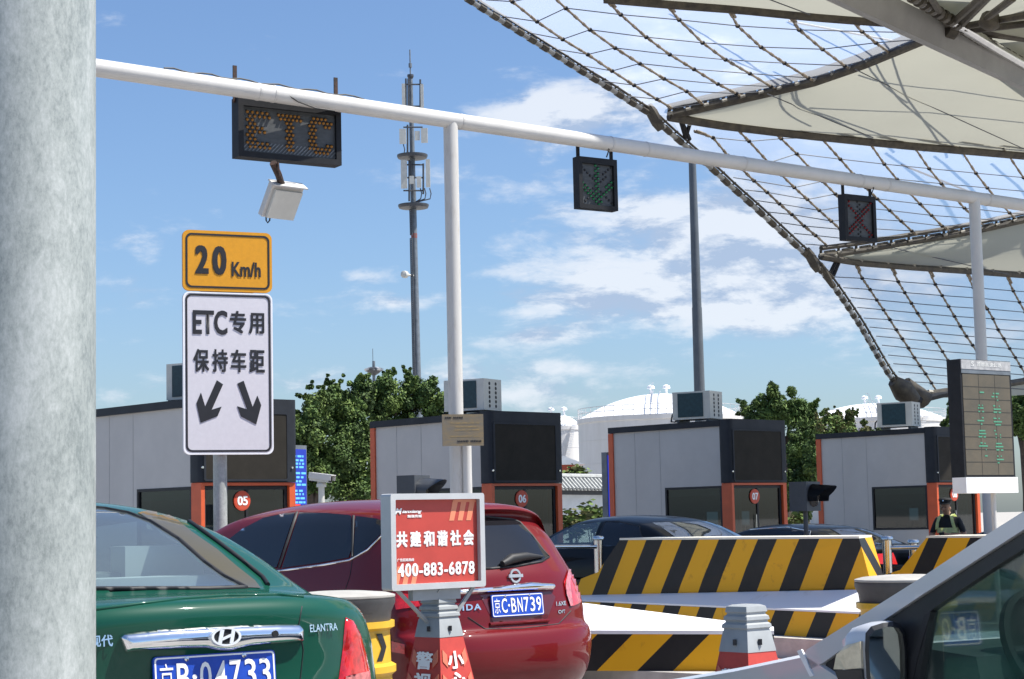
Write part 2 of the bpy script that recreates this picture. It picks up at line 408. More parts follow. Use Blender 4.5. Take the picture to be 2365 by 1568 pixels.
# ---------------------------------------------------------------- ground
bm = NB(); quad(bm, [(-900, -60, 0), (900, -60, 0), (900, 2500, 0), (-900, 2500, 0)])
tag(part('ground', bm, mConcrete), kind='structure')
LANE = head(42); ACROSS = V((LANE.y, -LANE.x, 0))                      # along the lanes, and across them to the right
bm = NB(); c0 = V((0, 24, .004))
quad(bm, [c0 + ACROSS*a + LANE*b for a, b in ((-45, -34), (60, -34), (60, 60), (-45, 60))])
tag(part('road', bm, mAsphalt), kind='structure')

# ---------------------------------------------------------------- toll booths
BW, BD, BH = 1.52, 3.02, 2.92
ISL = .2
BOOTHS = [(464, 921, '05', 25.1), (1132, 954, '06', 29.7), (1684, 972, '07', 33.7), (2156, 988, '08', 38.5), (2640, 1004, None, 43.6)]
def booth_pos(u, v, Y):
    p = at(u, v, Y); return V((p.x, p.y, ISL))
BYAW = radians(43)
def booth_matrix(i):
    u, v, n, Y = BOOTHS[i]; return Matrix.Translation(booth_pos(u, v, Y)) @ Matrix.Rotation(BYAW, 4, 'Z')
bl = ['grey toll booth 05 with dark roof band standing behind the white lane sign', 'grey toll booth 06 with dark roof band standing behind the red poster board',
      'grey toll booth 07 with dark roof band standing behind the striped barrier', 'grey toll booth 08 with dark roof band, the one the guard stands in front of',
      'grey toll booth cut off by the picture edge beyond the green-dotted board']
def booth_shell(root):
    # side wall with its window hole: y is depth, x across the front
    wy0, wy1, wz0, wz1 = .235, 1.62, .82, 1.73
    bm = NB()
    bx(bm, (0, wy1, .12), (.06, BD-.1, 2.81)); bx(bm, (0, wy0, wz1), (.06, wy1, 2.81)); bx(bm, (0, wy0, .12), (.06, wy1, wz0))
    bx(bm, (BW-.06, .225, .12), (BW, BD-.1, 2.81)); bx(bm, (.06, BD-.1, .12), (BW-.06, BD-.04, 2.81))
    part('side_panel', bm, mBoothGrey, root, world=False)
    bm = NB()
    for y in (1.72, 2.36): bx(bm, (-.0025, y, .13), (.004, y+.008, 2.80))
    bx(bm, (-.0025, wy1+.01, .80), (.004, BD-.11, .808))
    part('panel_seam', bm, mat('seam_grey', (.36, .35, .34), .7), root, world=False)  # slightly darker grey marks the joints between panels
    bm = NB(); rnd = random.Random(2)
    for k in range(7): bx(bm, (.12+.05*k, .16+.015*rnd.random(), .2), (.155+.05*k, .165+.015*rnd.random()+.01, 1.65))
    part('curtain_slat', bm, mat('pale_green_curtain', (.30, .36, .32), .8, var=.25, scale=4), root, world=False)
    bm = NB(); bx(bm, (.02, .1, 0), (BW-.02, BD-.06, .12)); part('plinth', bm, mDarkGrey, root, world=False)
    bm = NB(); bx(bm, (.07, .12, .125), (BW-.07, BD-.11, .14)); bx(bm, (.065, 1.75, .141), (.085, BD-.12, 2.7)); bx(bm, (BW-.085, .35, .141), (BW-.065, BD-.12, 2.7)); bx(bm, (.086, BD-.13, .141), (BW-.086, BD-.105, 2.7)); bx(bm, (.086, .35, 2.68), (BW-.086, BD-.14, 2.7)); bx(bm, (.07, 1.75, .14), (BW-.07, BD-.11, 1.0)); bx(bm, (.3, 1.2, .14), (1.2, 1.7, .9))  # dark lining panels added; their colour imitates the dim interior
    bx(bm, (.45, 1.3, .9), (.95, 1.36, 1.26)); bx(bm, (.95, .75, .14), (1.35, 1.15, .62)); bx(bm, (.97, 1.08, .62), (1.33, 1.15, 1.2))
    part('desk_and_dark_lining', bm, mBooth_in, root, world=False)
    for x, y, w_ in ((.62, 1.02, .34), (1.08, .62, .28)):  # monitors added; glowing screens put in to brighten the booth interior
        bm = NB(); bx(bm, (x-w_/2, y, 1.0), (x+w_/2, y+.04, 1.28)); bx(bm, (x-.03, y+.01, .86), (x+.03, y+.03, 1.0)); bx(bm, (x-.1, y-.04, .85), (x+.1, y+.1, .865)); mo_ = part('added_monitor', bm, mDarkGrey, root, world=False)
        bm = NB(); bx(bm, (x-w_/2+.015, y-.003, 1.015), (x+w_/2-.015, y-.0005, 1.265)); part('screen', bm, mat('added_glow_screen', (.1, .14, .2), .3, emit=((.35, .5, .75), .35), scale=14, var=.5), mo_, world=False)
    bm = NB(); bx(bm, (.25, .95, .84), (1.3, 1.2, .87)); bx(bm, (.3, 1.0, .871), (.5, 1.15, .93)); bx(bm, (1.15, .9, .871), (1.3, 1.1, 1.05)); part('counter', bm, mDesk, root, world=False)
    bm = NB(); bx(bm, (.55, 1.35, .45), (1.0, 1.42, 1.35)); bev(bm, .05, 2); part('chair_back', bm, mat('teal_chair', (.05, .16, .16), .7), root, world=False)
    w = part('side_window', (lambda b: (bx(b, (-.006, wy0, wz0), (.05, wy0+.04, wz1)), bx(b, (-.006, wy1-.04, wz0), (.05, wy1, wz1)),
             bx(b, (-.006, wy0+.04, wz1-.04), (.05, wy1-.04, wz1)), bx(b, (-.006, wy0+.04, wz0), (.05, wy1-.04, wz0+.04)), b)[-1])(NB()), mBlack, root, world=False)
    b = NB(); bx(b, (.02, wy0+.04, wz0+.04), (.028, wy1-.04, wz1-.04)); part('pane', b, gBooth, w, world=False)
    b = NB(); bx(b, (.07, wy0+.02, wz1-.17), (.085, wy1-.02, wz1-.02)); part('blind', b, mBlind, w, world=False)
    # roof slab with its dark band, deeper at the front where it carries the screen
    bm = NB(); bx(bm, (-.05, .20, 2.81), (BW+.05, BD, BH)); bev(bm, .05, 3); part('roof', bm, mBoothDark, root, world=False, smooth=40)
    bm = NB()
    out = [(x*1, y) for x, y in rrect(-.05, -.05, BW+.05, .25, .08)]
    prism(bm, [V((x, y, 1.78)) for x, y in out], (0, 0, BH-1.78+.012)); bev(bm, .025, 2, 60)
    fa = part('fascia', bm, mBoothDark, root, world=False, smooth=45)
    bm = NB(); fr = Fr((0, -.05, 0), (1, 0, 0), (0, 0, 1)); fr.plate(bm, rrect(.03, 1.82, BW-.15, 2.72, .02, 2), 0, .012); part('screen_panel', bm, mBoothScreen, fa, world=False)
    bm = NB()
    o, i = rrect(.0, 1.795, BW-.12, 2.75, .03, 3), rrect(.03, 1.82, BW-.15, 2.72, .02, 3)
    fr.ring(bm, o, i, 0, .02); part('screen_frame', bm, mBoothDark, fa, world=False)
    for x in (-.02, BW-.06):
        bm = NB(); lathe(bm, (x, -.05, 1.98), [(.016, 0), (.016, .02)], 8, axis=(0, -1, 0)); part('bolt', bm, mStainless, fa, world=False)

    # orange frame round the glazed front, and the orange edge at the far corner
    bm = NB()
    bx(bm, (-.02, -.02, 0), (.04, .22, 1.775)); bx(bm, (BW-.08, -.02, 0), (BW+.02, .22, 1.775)); bx(bm, (.04, -.02, 1.735), (BW-.08, .2, 1.775)); bx(bm, (.04, -.02, 0), (BW-.08, .2, .1))
    bev(bm, .02, 2); part('orange_frame', bm, mOrange, root, world=False)
    bm = NB(); bx(bm, (-.03, BD-.1, 0), (.1, BD+.02, 2.805)); part('orange_edge', bm, mOrange, root, world=False)
    d = part('door', (lambda b: (bx(b, (.045, .03, .1), (.085, .08, 1.73)), bx(b, (BW-.13, .03, .1), (BW-.085, .08, 1.73)), bx(b, (.085, .03, 1.68), (BW-.13, .08, 1.73)), bx(b, (.74, .032, .1), (.78, .078, 1.68)), b)[-1])(NB()), mBlack, root, world=False)
    b = NB(); bx(b, (.085, .05, .1), (.74, .058, 1.68)); bx(b, (.78, .05, .1), (BW-.13, .058, 1.68)); part('pane', b, gBooth, d, world=False)
    b = NB(); tube(b, [(.69, .02, .75), (.69, .02, 1.2)], .012, 6); part('handle', b, mStainless, d, world=False)
    b = NB(); bx(b, (.88, .12, .75), (1.22, .13, 1.2)); part('notice', b, mat('blue_notice', (.03, .05, .12), .5, col2=(.10, .14, .22), scale=9), d, world=False)
proto = thing('toll_booth', bl[0], 'toll booth', booth_pos(*[BOOTHS[0][k] for k in (0, 1, 3)]), BYAW, 'toll booths in a row')
booth_shell(proto)
booths = [proto]
for k in range(1, 5):
    r = copy_tree(proto); r.location = booth_pos(*[BOOTHS[k][j] for j in (0, 1, 3)]); r['label'] = bl[k]; booths.append(r); RM[r] = booth_matrix(k)
for k in range(4):
    n = BOOTHS[k][2]; r = booths[k]; bm = NB(); fr = Fr((0, 0, 0), (1, 0, 0), (0, 0, 1))
    cx, cz = (.68, 1.53)
    fr.plate(bm, [(cx+.135*cos(a*pi/14), cz+.135*sin(a*pi/14)) for a in range(28)], -.045, -.03)
    fr.plate(bm, [(cx+.12*cos(a*pi/14), cz+.12*sin(a*pi/14)) for a in range(28)], -.03, -.027)
    text(bm, fr, n, cx-.085, cz-.065, cx+.085, cz+.065, -.022, .03, 1)
    part('number_disc', bm, [mDisc, mWhiteInk], r, world=False)
# islands the booths and barriers stand on
for k in range(5):
    p = booths[k].location; bm = NB(); w = .45
    a = V((p.x, p.y, 0)) - LANE*1.0
    pts = [a + ACROSS*-w, a + ACROSS*(BW+w), a + ACROSS*(BW+w) + LANE*9, a - ACROSS*w + LANE*9]
    prism(bm, [V((q.x, q.y, 0)) for q in pts], (0, 0, ISL)); bev(bm, .03, 2, 60)
    tag(part('pavement', bm, mKerb), kind='structure')
# air conditioners lying on the booth roofs
AC = [(0, 1.20, .75), (1, .85, .50), (2, .77, .70), (3, .68, .70)]
acl = ['cream air conditioner box on the roof of booth 05, half hidden by the lane sign', 'cream air conditioner box on the roof of booth 06, half hidden by the white column',
       'cream air conditioner box with a cable loop on the roof of booth 07', 'cream air conditioner box on the roof of booth 08, below the canopy foot']
acp = None
for k, px, py in AC:
    mtx = booth_matrix(k)
    loc = mtx @ V((px-.55, py+.25, BH+.002)); rot = radians(-30)
    if acp is None:
        acp = thing('air_conditioner', acl[0], 'air conditioner', loc, rot, 'air conditioners on booth roofs')
        bm = NB(); bx(bm, (-.38, -.28, .05), (.38, .28, .56)); bev(bm, .02, 2); part('casing', bm, mACbeige, acp, world=False)
        bm = NB(); bx(bm, (-.27, -.29, .09), (.24, -.279, .53)); part('grille', bm, mACfront, acp, world=False)
        bm = NB()
        for i in range(2):
            for j in range(6): lathe(bm, (.379, -.10+.2*i, .12+.073*j), [(.029, 0), (.029, .004)], 10, axis=(1, 0, 0))
        part('side_vent', bm, mBlack, acp, world=False)
        bm = NB()
        for x in (-.3, .3): bx(bm, (x-.03, -.24, 0), (x+.03, .24, .05))
        part('foot', bm, mDarkGrey, acp, world=False)
        bm = NB(); tube(bm, [(-.38, .1, .2), (-.46, .05, .24), (-.52, 0, .16), (-.5, -.1, .03), (-.42, -.1, .02), (-.40, .02, .12)], .016, 6); part('cable', bm, mBlack, acp, world=False, smooth=60)
    else:
        r = copy_tree(acp); r.location = loc; r['label'] = acl[k]
# glowing blue boards standing at two booths
def totem(u0, u1, v0, v1, Y, label, turn):
    p = at((u0+u1)/2, v1, Y); h = at((u0+u1)/2, v0, Y).z; w = .52
    t = thing('display_totem', label, 'display board', (p.x, p.y, 0), turn, 'blue lit boards beside booths')
    bm = NB(); bx(bm, (-w/2, -.06, .2), (w/2, .06, h)); bev(bm, .012, 1); part('housing', bm, mSteelGrey, t, world=False)
    bm = NB(); bx(bm, (-w/2+.03, -.072, .5), (w/2-.03, -.0601, h-.06))
    rnd = random.Random(3); z = h-.18
    while z > .7:
        x = -w/2+.06
        while x < w/2-.12:
            l = rnd.uniform(.03, .14)
            bx(bm, (x, -.076, z), (min(x+l, w/2-.05), -.0722, z+.03), mi=1); x += l + rnd.uniform(.02, .05)
        z -= rnd.choice((.05, .06, .09))
    part('screen', bm, [mat('lit_blue_screen', (.005, .01, .05), .3, emit=((.02, .06, .75), .45), scale=3), mat('lit_cyan_lines', (.05, .2, .4), .3, emit=((.15, .55, 1.0), .6))], t, world=False)
    bm = NB(); bx(bm, (-w/2+.05, -.076, h*.62), (w/2-.2, -.0722, h*.62+.1)); part('red_emblem', bm, mat('lit_red', (.4, .02, .02), .3, emit=((.9, .08, .06), .5)), t, world=False)
    bm = NB(); bx(bm, (-.2, -.12, 0), (.2, .12, .2)); part('foot', bm, mDarkGrey, t, world=False)
    return t
totem(667, 690, 1028, 1180, 27.6, 'blue lit board with cyan lines standing close against booth 05', radians(62))
totem(1407, 1422, 1045, 1200, 36.6, 'narrow blue lit board behind the far edge of booth 07', radians(55))

# ---------------------------------------------------------------- gantry
gl, gr = at(217, 156, 16.6), at(2364, 477, 25.4); gr.z = gl.z
gd = (gr-gl).normalized()
def on_beam(u):
    d = ray(u, 156+(u-217)*.1495); n = V((0, 0, 1)).cross(V((d.x, d.y, 0))); t = (CAMP-gl).dot(n)/gd.dot(n); return gl + gd*t
BR = .083
c1, c2 = on_beam(1040), on_beam(2249)
gan = thing('lane_gantry', 'white painted tubular gantry carrying the lane signals across the lanes', 'gantry', (c1.x, c1.y, 0))
a, b = gl - gd*5, gr + gd*4
bm = NB(); tube(bm, [a.lerp(b, k/24) for k in range(25)], BR, 20); part('beam', bm, mWhiteSteel, gan, smooth=40)
for c in (c1, c2):
    bm = NB(); tube(bm, [V((c.x, c.y, 0)), V((c.x, c.y, .02)), V((c.x, c.y, 2.5)), V((c.x, c.y, c.z-.03))], [.076, .076, .076, .076], 20); part('column', bm, mWhiteSteel if c is c2 else mWhiteSteelOld, gan, smooth=40)
for u in (595, 630, 1062, 1408, 1490, 1715, 1985, 2045, 2278):
    bm = NB(); p = on_beam(u); tube(bm, [p-gd*.012, p+gd*.012], BR+.004, 20); part('band', bm, mWhiteSteelOld, gan, smooth=40)
bm = NB(); x = V((.8, -.35, 0)).normalized()*.115
tube(bm, [V((c1.x, c1.y, 0))+x, V((c1.x, c1.y, 2.4))+x], .048, 12); part('conduit', bm, mWhiteSteel, gan, smooth=40)
bm = NB(); p0 = on_beam(500); pts = []
for k in range(22):
    p = on_beam(380+22*k); pts.append(p + V((0, -.03, BR+.004+.012*sin(k*1.7))))
tube(bm, pts, .008, 5); part('cable', bm, mBlack, gan, smooth=60)
for k, u in enumerate((1415, 2022)):
    bm = NB(); p = on_beam(u)+V((-.1, -.1, 0)); tube(bm, [p+V((0, .03, .06)), p+V((0, -.01, .02)), p+V((.05, -.0, -.08)), p+V((.02, .03, -.16))], .008, 5); part('cable', bm, mBlack, gan, smooth=60)
bm = NB(); tube(bm, [on_beam(655)+V((0, -.09, .02)), on_beam(690)+V((0, -.10, -.06)), on_beam(730)+V((0, -.10, -.1)), on_beam(775)+V((0, -.1, -.1))], .008, 5)
part('cable', bm, mBlack, gan, smooth=60)

# a lamp board hung under the beam: housing, grey louvred face, coloured dots
DOTS = {'E': ["11111", "11111", "11...", "11...", "1111.", "1111.", "11...", "11...", "11111", "11111"],
        'T': ["111111", "111111", "..11..", "..11..", "..11..", "..11..", "..11..", "..11..", "..11..", "..11.."],
        'C': [".1111.", "111111", "11..11", "11....", "11....", "11....", "11....", "11..11", "111111", ".1111."]}
def led_board(name, label, cat, u0, v0, u1, v1, yaw, depth, dots, mdot, hang, group=None, dark=()):
    top = at(u0, v0, on_beam((u0+u1)/2).y-.1)
    xd = V((cos(radians(yaw)), sin(radians(yaw)), 0)); n = V((xd.y, -xd.x, 0))
    pr = on_plane(u1, v0+(v1-v0)*0.0, top, n); w = (pr-top).dot(xd)
    bot = on_plane((u0+u1)/2, v1, top, n); h = top.z-bot.z
    fr = Fr(V((top.x, top.y, bot.z)), xd, (0, 0, 1))
    t = thing(name, label, cat, fr.o, 0, group)
    bm = NB(); f = .05*w if w > .6 else .09*w
    fr.plate(bm, [(0, 0), (w, 0), (w, h), (0, h)], -depth, -.05); fr.ring(bm, [(0, 0), (w, 0), (w, h), (0, h)], [(f, f), (w-f, f), (w-f, h-f*1.5), (f, h-f*1.5)], -.05, 0)
    part('housing', bm, mDark, t)
    bm = NB(); fr.plate(bm, [(f, f), (w-f, f), (w-f, h-f*1.5), (f, h-f*1.5)], -.05, -.035); bm2 = bm; r = .0145 if w > .6 else .0125
    iw, ih = w-2*f, h-2.5*f
    for (gx_, gy_) in dots:
        p = fr.p(f+gx_*iw, f+gy_*ih, -.034)
        lathe(bm, p, [(r, 0), (r*.85, .012), (r*.3, .018)], 8, axis=fr.z, mi=1)
        # little black hood above each lamp
        q = p + fr.y*r*1.1
        prism(bm2, [q-fr.x*r*1.2, q+fr.x*r*1.2, q+fr.x*r*1.2+fr.z*.035-fr.y*.006, q-fr.x*r*1.2+fr.z*.035-fr.y*.006], fr.y*.004, mi=2)
        lathe(bm2, p-fr.z*.0005, [(r*1.35, 0), (r*1.35, .001)], 8, axis=fr.z, mi=2)
    for (gx_, gy_) in dark:
        p = fr.p(f+gx_*iw, f+gy_*ih, -.034); lathe(bm, p, [(r*1.25, 0), (r*1.0, .008), (r*.4, .010)], 8, axis=fr.z, mi=2)
    part('face', bm, [mLedFace, mdot, mBlack], t)
    for x in hang:
        p = fr.p(x*w, h, -depth*.5); bm = NB()
        bx(bm, (-.02, -.008, -.05), (.02, .008, .32 if w > .6 else .16), Matrix.Translation(p) @ Matrix.Rotation(radians(yaw), 4, 'Z'))
        part('hanger', bm, mRust if w > .6 else mDark, t)
    return t, fr, w, h
dots = []
for k, ch in enumerate('ETC'):
    rows = DOTS[ch]; nc = len(rows[0])
    for j, row in enumerate(rows):
        for i, c in enumerate(row):
            if c == '1': dots.append((.04 + k*.335 + (i+.5 + (.25 if j % 2 else -.25))/nc*.26, 1-(.08+(j+.5)/len(rows)*.84)))
etc, efr, ew, eh = led_board('lane_display', 'wide black lamp board with amber dots reading ETC hung from the gantry', 'lamp board', 550, 222, 787, 371, 32, .16, dots, mAmber, (0.0, .985))
# diagonal ribs added on the board face; their paler grey imitates louvre glints
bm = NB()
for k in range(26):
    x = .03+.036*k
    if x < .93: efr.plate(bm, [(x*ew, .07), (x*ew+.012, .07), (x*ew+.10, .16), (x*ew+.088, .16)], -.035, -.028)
part('glint_ribs', bm, mat('glint_grey', (.16, .17, .18), .5, var=.3, scale=20), etc)
xs_ = [((i+.5)/12, (j+.5)/16) for j in range(16) for i in range(12) if (i+j) % 2 == 0 and min(abs((i+.5)/12-(j+.5)/16), abs((i+.5)/12+(j+.5)/16-1)) < .09]
dn_ = [((i+.5)/12, (j+.5)/16) for j in range(16) for i in range(12) if (i+j) % 2 == 0 and abs((i+.5)/12-.5) < .09]
arrow = []
for j in range(16):
    for i in range(12):
        x, y = (i+.5)/12, (j+.5)/16; X = x-.5
        if (abs(X) < .09 and y > .12) or (abs((y-.08)-abs(X)*.95) < .12 and y < .62 and abs(X) < .46):
            if (i+j) % 2 == 0: arrow.append((x, y))
led_board('lane_signal', 'small black lane signal with green dots forming a down arrow', 'lane signal', 1336, 360, 1424, 483, 33, .12, arrow, mGreenLed, (.06, .93), 'lane signals under the gantry', [q for q in xs_ if q not in arrow])
cross = []
for j in range(16):
    for i in range(12):
        x, y = (i+.5)/12, (j+.5)/16
        if min(abs((x-.5)-(y-.5)), abs((x-.5)+(y-.5))) < .10 and (i+j) % 2 == 0: cross.append((x, y))
led_board('lane_signal', 'small black lane signal with red dots forming a cross', 'lane signal', 1949, 447, 2021, 556, 33, .12, cross, mRedLed, (.06, .93), 'lane signals under the gantry', [q for q in dn_ if q not in cross])

# antenna box under the lane board
ap = at(632, 427, efr.o.y+.15); an = thing('road_antenna', 'slanted cream antenna box on an arm below the amber lamp board', 'antenna', ap)
nh = V((.67, -.74, 0)); tl_ = radians(34)
ax = Fr(ap, V((.74, .67, 0)), V((0, 0, 1))*cos(tl_) + nh*sin(tl_)); Rt = ax.M()
top = at(630, 376, efr.o.y+.02)
bm = NB(); tube(bm, [top, top.lerp(ap + ax.x*.12, .5), ap + ax.x*.12 - ax.z*.05], .036, 8); tube(bm, [top+V((.05, 0, 0)), top+V((.06, 0, -.12)), ap+ax.x*.16-ax.z*.06], .012, 6); part('arm', bm, mRust, an)
bm = NB(); bx(bm, (.0, -.355, -.09), (.375, 0, -.02), Rt); bev(bm, .01, 2); part('box', bm, mWhiteSteel, an)
bm = NB(); bx(bm, (.035, -.345, -.018), (.355, -.045, .02), Rt); bev(bm, .012, 2); part('cover', bm, mACbeige, an)
bm = NB(); bx(bm, (-.012, .003, -.10), (.39, .016, .03), Rt); part('lid', bm, mWhiteSteel, an)
bm = NB(); q = Rt @ V((.07, -.35, -.05)); tube(bm, [q, q+V((0, 0, -.05)), q+V((.015, 0, -.075)), q+V((.035, 0, -.05)), q+V((.04, 0, 0))], .008, 6); part('cable', bm, mBlack, an, smooth=60)

# ---------------------------------------------------------------- the lane sign
sp = at(424, 1050, 14.2); syaw = 24
sfr = Fr(sp, (cos(radians(syaw)), sin(radians(syaw)), 0), (0, 0, 1))
SW = (on_plane(632, 1055, sp, sfr.z)-sp).dot(sfr.x); SH = (on_plane(428, 530, sp, sfr.z)-sp).dot(V((0, 0, 1))); YS = SH*.725
sg = thing('lane_sign', 'tall white sign with black arrows under a yellow 20 Km/h panel', 'road sign', sfr.p(SW*.44, -sp.z, -.1))
bm = NB(); c = sfr.p(SW*.44, 0, -.11); tube(bm, [V((c.x, c.y, 0)), V((c.x, c.y, sp.z+SH*.9))], .054, 16); part('pole', bm, mGalv, sg, smooth=40)
bm = NB(); sfr.plate(bm, rrect(0, 0, SW, YS-.004, .05), -.03, 0)
sfr.ring(bm, rrect(.0, .0, SW, YS-.004, .05), rrect(.012, .012, SW-.012, YS-.014, .045), 0, .002, 2)
sfr.ring(bm, rrect(.018, .020, SW-.018, YS-.020, .045), rrect(.033, .035, SW-.033, YS-.035, .035), 0, .003, 1)
text(bm, sfr, 'ETC', SW*.105, YS*.735, SW*.49, YS*.885, .004, .024, 1)
text(bm, sfr, '专', SW*.516, YS*.745, SW*.70, YS*.885, .004, .028, 1); text(bm, sfr, '用', SW*.73, YS*.745, SW*.905, YS*.875, .004, .028, 1)
for k, ch in enumerate('保持车距'): text(bm, sfr, ch, SW*(.11+.2075*k), YS*.505, SW*(.284+.2075*k), YS*.645, .004, .028, 1)
for pts in ([(315, 985), (353, 1010), (283, 1165), (343, 1147), (318, 1205), (215, 1245), (190, 1125), (218, 1060), (243, 1145)],
            [(442, 1005), (480, 988), (535, 1150), (565, 1080), (588, 1140), (556, 1258), (462, 1208), (440, 1145), (500, 1165)]):
    sfr.plate(bm, [((x-112)/552*SW, (1437-y+(x-112)*.012)/1380*SH) for x, y in pts][::-1], .0005, .004, 1)
part('lower_panel', bm, [mSignWhite, mInk, mSignEdge], sg, label='white panel with lettering and two arrows')
bm = NB(); H0 = YS+.004
sfr.plate(bm, rrect(0, H0, SW, SH, .05), -.03, 0)
sfr.ring(bm, rrect(.022, H0+.024, SW-.020, SH-.024, .045), rrect(.037, H0+.039, SW-.035, SH-.039, .035), 0, .003, 1)
text(bm, sfr, '2', SW*.135, H0+(SH-H0)*.28, SW*.285, H0+(SH-H0)*.75, .004, .038, 1); text(bm, sfr, '0', SW*.325, H0+(SH-H0)*.27, SW*.485, H0+(SH-H0)*.75, .004, .038, 1)
text(bm, sfr, 'Km/h', SW*.54, H0+(SH-H0)*.25, SW*.87, H0+(SH-H0)*.50, .004, .020, 1)
part('upper_panel', bm, [mSignYellow, mInk], sg, label='yellow speed panel')
bm = NB()
for z in (.25, .8, 1.25, 1.6):
    bx(bm, (SW*.2, z, -.055), (SW*.8, z+.04, -.032), sfr.M())
part('rail', bm, mAlu, sg)

# ---------------------------------------------------------------- galvanised mast in the foreground
gp = at(217, 1568, 3.0); rad = .125; base = V((-.8125, 3.05, 0))
mast = thing('steel_mast', 'mottled galvanised steel mast close to the viewer', 'mast', base)
bm = NB(); ptop = at(217, 0, 3.0); N = 40
tube(bm, [V((base.x + (ptop.x-gp.x)*k/N*3.2, 3.05, 6.0*k/N)) for k in range(N+1)], rad, 48); part('pole', bm, mGalv, mast, smooth=40)
bm = NB(); lathe(bm, base, [(.26, 0), (.26, .025), (.13, .03)], 32); part('base_plate', bm, mGalv, mast)
# ---------------------------------------------------------------- the tensile canopy
def YC(u, v):
    a, b = (u-1700)/600, (v-450)/450
    return 38.3 + 3.79*a + 1.94*b + 5.56*a*b - 5.2*b*b
def K(u, v, d=0): return at(u, v, YC(u, v)+d)
p = K(2090, 915)
can = thing('toll_canopy', 'large tensile canopy of cream membranes and cable nets over the toll booths', 'canopy', (p.x, p.y, 0))
E1 = [(1040, -28), (1083, 0), (1130, 30), (1200, 74), (1270, 118), (1340, 163), (1410, 205), (1455, 235), (1500, 262)]
E2 = [(1500, 262), (1545, 305), (1600, 352), (1652, 397), (1690, 433), (1746, 482), (1800, 532), (1850, 578), (1872, 598)]
E3 = [(1872, 598), (1895, 625), (1918, 652), (1945, 690), (1985, 750), (2022, 815), (2052, 865), (2075, 892), (2098, 915)]
def strand(bm, pts, r, d=0, seg=6): tube(bm, [K(u, v, d) for u, v in pts], r, seg)
# the lit edge pipe with its bolted clamps
bm = NB()
for E in (E1, E2, E3): strand(bm, E, .055, 0, 10)
pipe = bm; bm2 = NB()
def dense(E, n):
    out = []; L = [0]
    for a, b in zip(E, E[1:]): L.append(L[-1] + sqrt((a[0]-b[0])**2+(a[1]-b[1])**2))
    for k in range(n+1):
        s = L[-1]*k/n; i = max(j for j in range(len(E)-1) if L[j] <= s+1e-6); f = (s-L[i])/(L[i+1]-L[i])
        out.append((E[i][0]+(E[i+1][0]-E[i][0])*f, E[i][1]+(E[i+1][1]-E[i][1])*f))
    return out
for E, n in ((E1, 16), (E2, 14), (E3, 18)):
    D = dense(E, n)
    for a, b in zip(D, D[1:]):
        q0, q1 = K(*a), K(*b); m = q0.lerp(q1, .30); m2 = q0.lerp(q1, .80)
        tube(pipe, [m, m2], .068, 8, mi=1)
        off = V((.13, .02, .08)); tube(bm2, [q0+off*.7, q1+off*.7], .024, 6)
        tube(bm2, [q0, q0+off*.9], .02, 5)
part('edge_pipe', pipe, [mat('dull_edge_pipe', (.30, .30, .29), .4, .4, var=.2, scale=4), mRib], can, smooth=40); part('edge_cable', bm2, mRib, can, smooth=40)
for u, v, r in ((1508, 268, .11), (1872, 597, .10), (1905, 632, .07)):
    bm = NB(); q = K(u, v); lathe(bm, q+V((.02, -.05, -.04)), [(r*.7, -.28), (r*1.1, -.12), (r*1.1, .12), (r*.7, .28)], 8, axis=(.45, .2, -.85)); part('node_casting', bm, mRib, can, smooth=40)
bm = NB(); q = K(2085, 902); tube(bm, [K(2062, 880), q, K(2110, 925)], [.14, .26, .18], 10); tube(bm, [K(2090, 885), K(2135, 925)], [.15, .22], 10)
part('node_casting', bm, mRib, can, smooth=40)
# membranes
def membrane(name, top, bot, n=22, sag=.0, label=None):
    T, B = dense(top, n), dense(bot, n); bm = NB(); rows = 8; g = []
    for j in range(rows+1):
        f = j/rows; s = sin(pi*f)*sag
        g.append([bm.verts.new(K(a[0]+(b[0]-a[0])*f, a[1]+(b[1]-a[1])*f, s*min(1, k/6))) for k, (a, b) in enumerate(zip(T, B))])
    for a, b in zip(g, g[1:]):
        for k in range(n): bm.faces.new((a[k], a[k+1], b[k+1], b[k]))
    return part(name, bm, mMemb, can, smooth=60, label=label)
M1T = [(1290, -40), (1700, -110), (2100, -160), (2620, -150)]; M1B = [(1395, -6), (1560, 8), (1700, 18), (1880, 36), (2010, 46), (2130, 54), (2300, 75), (2620, 120)]
M2T = [(1545, 268), (1640, 245), (1760, 218), (1880, 190), (1990, 152), (2080, 115), (2160, 82), (2300, 40), (2620, -60)]
M2B = [(1545, 268), (1660, 287), (1800, 304), (1950, 320), (2100, 335), (2250, 348), (2364, 358), (2620, 378)]
M3T = [(1895, 592), (1985, 580), (2100, 560), (2200, 543), (2290, 525), (2364, 508), (2620, 450)]
M3B = [(1895, 592), (1980, 606), (2100, 616), (2230, 625), (2364, 635), (2620, 655)]
M4T = [(2110, 917), (2170, 905), (2230, 900), (2300, 890), (2364, 880), (2620, 830)]; M4B = [(2110, 920), (2200, 918), (2300, 915), (2364, 912), (2620, 925)]
membrane('membrane', M1T, M1B, sag=-.3); membrane('membrane', M2T, M2B, sag=-.5); membrane('membrane', M3T, M3B, sag=-.5); membrane('membrane', M4T, M4B, n=14)
# unseen stretch of canopy overhead, added and shaped to shade the gantry beam
bm = NB(); g = []
for i in range(9):
    g.append([bm.verts.new(V((2.7 + .8*j + .30*i + .2*sin(i*1.3), 19.9 + .8*i + .15*.8*j + .25*sin(j*.9), 9.5 + .25*sin(pi*j/9)))) for j in range(13)])
for a, b in zip(g, g[1:]):
    for k in range(12): bm.faces.new((a[k], a[k+1], b[k+1], b[k]))
part('membrane', bm, mMemb, can, smooth=60)
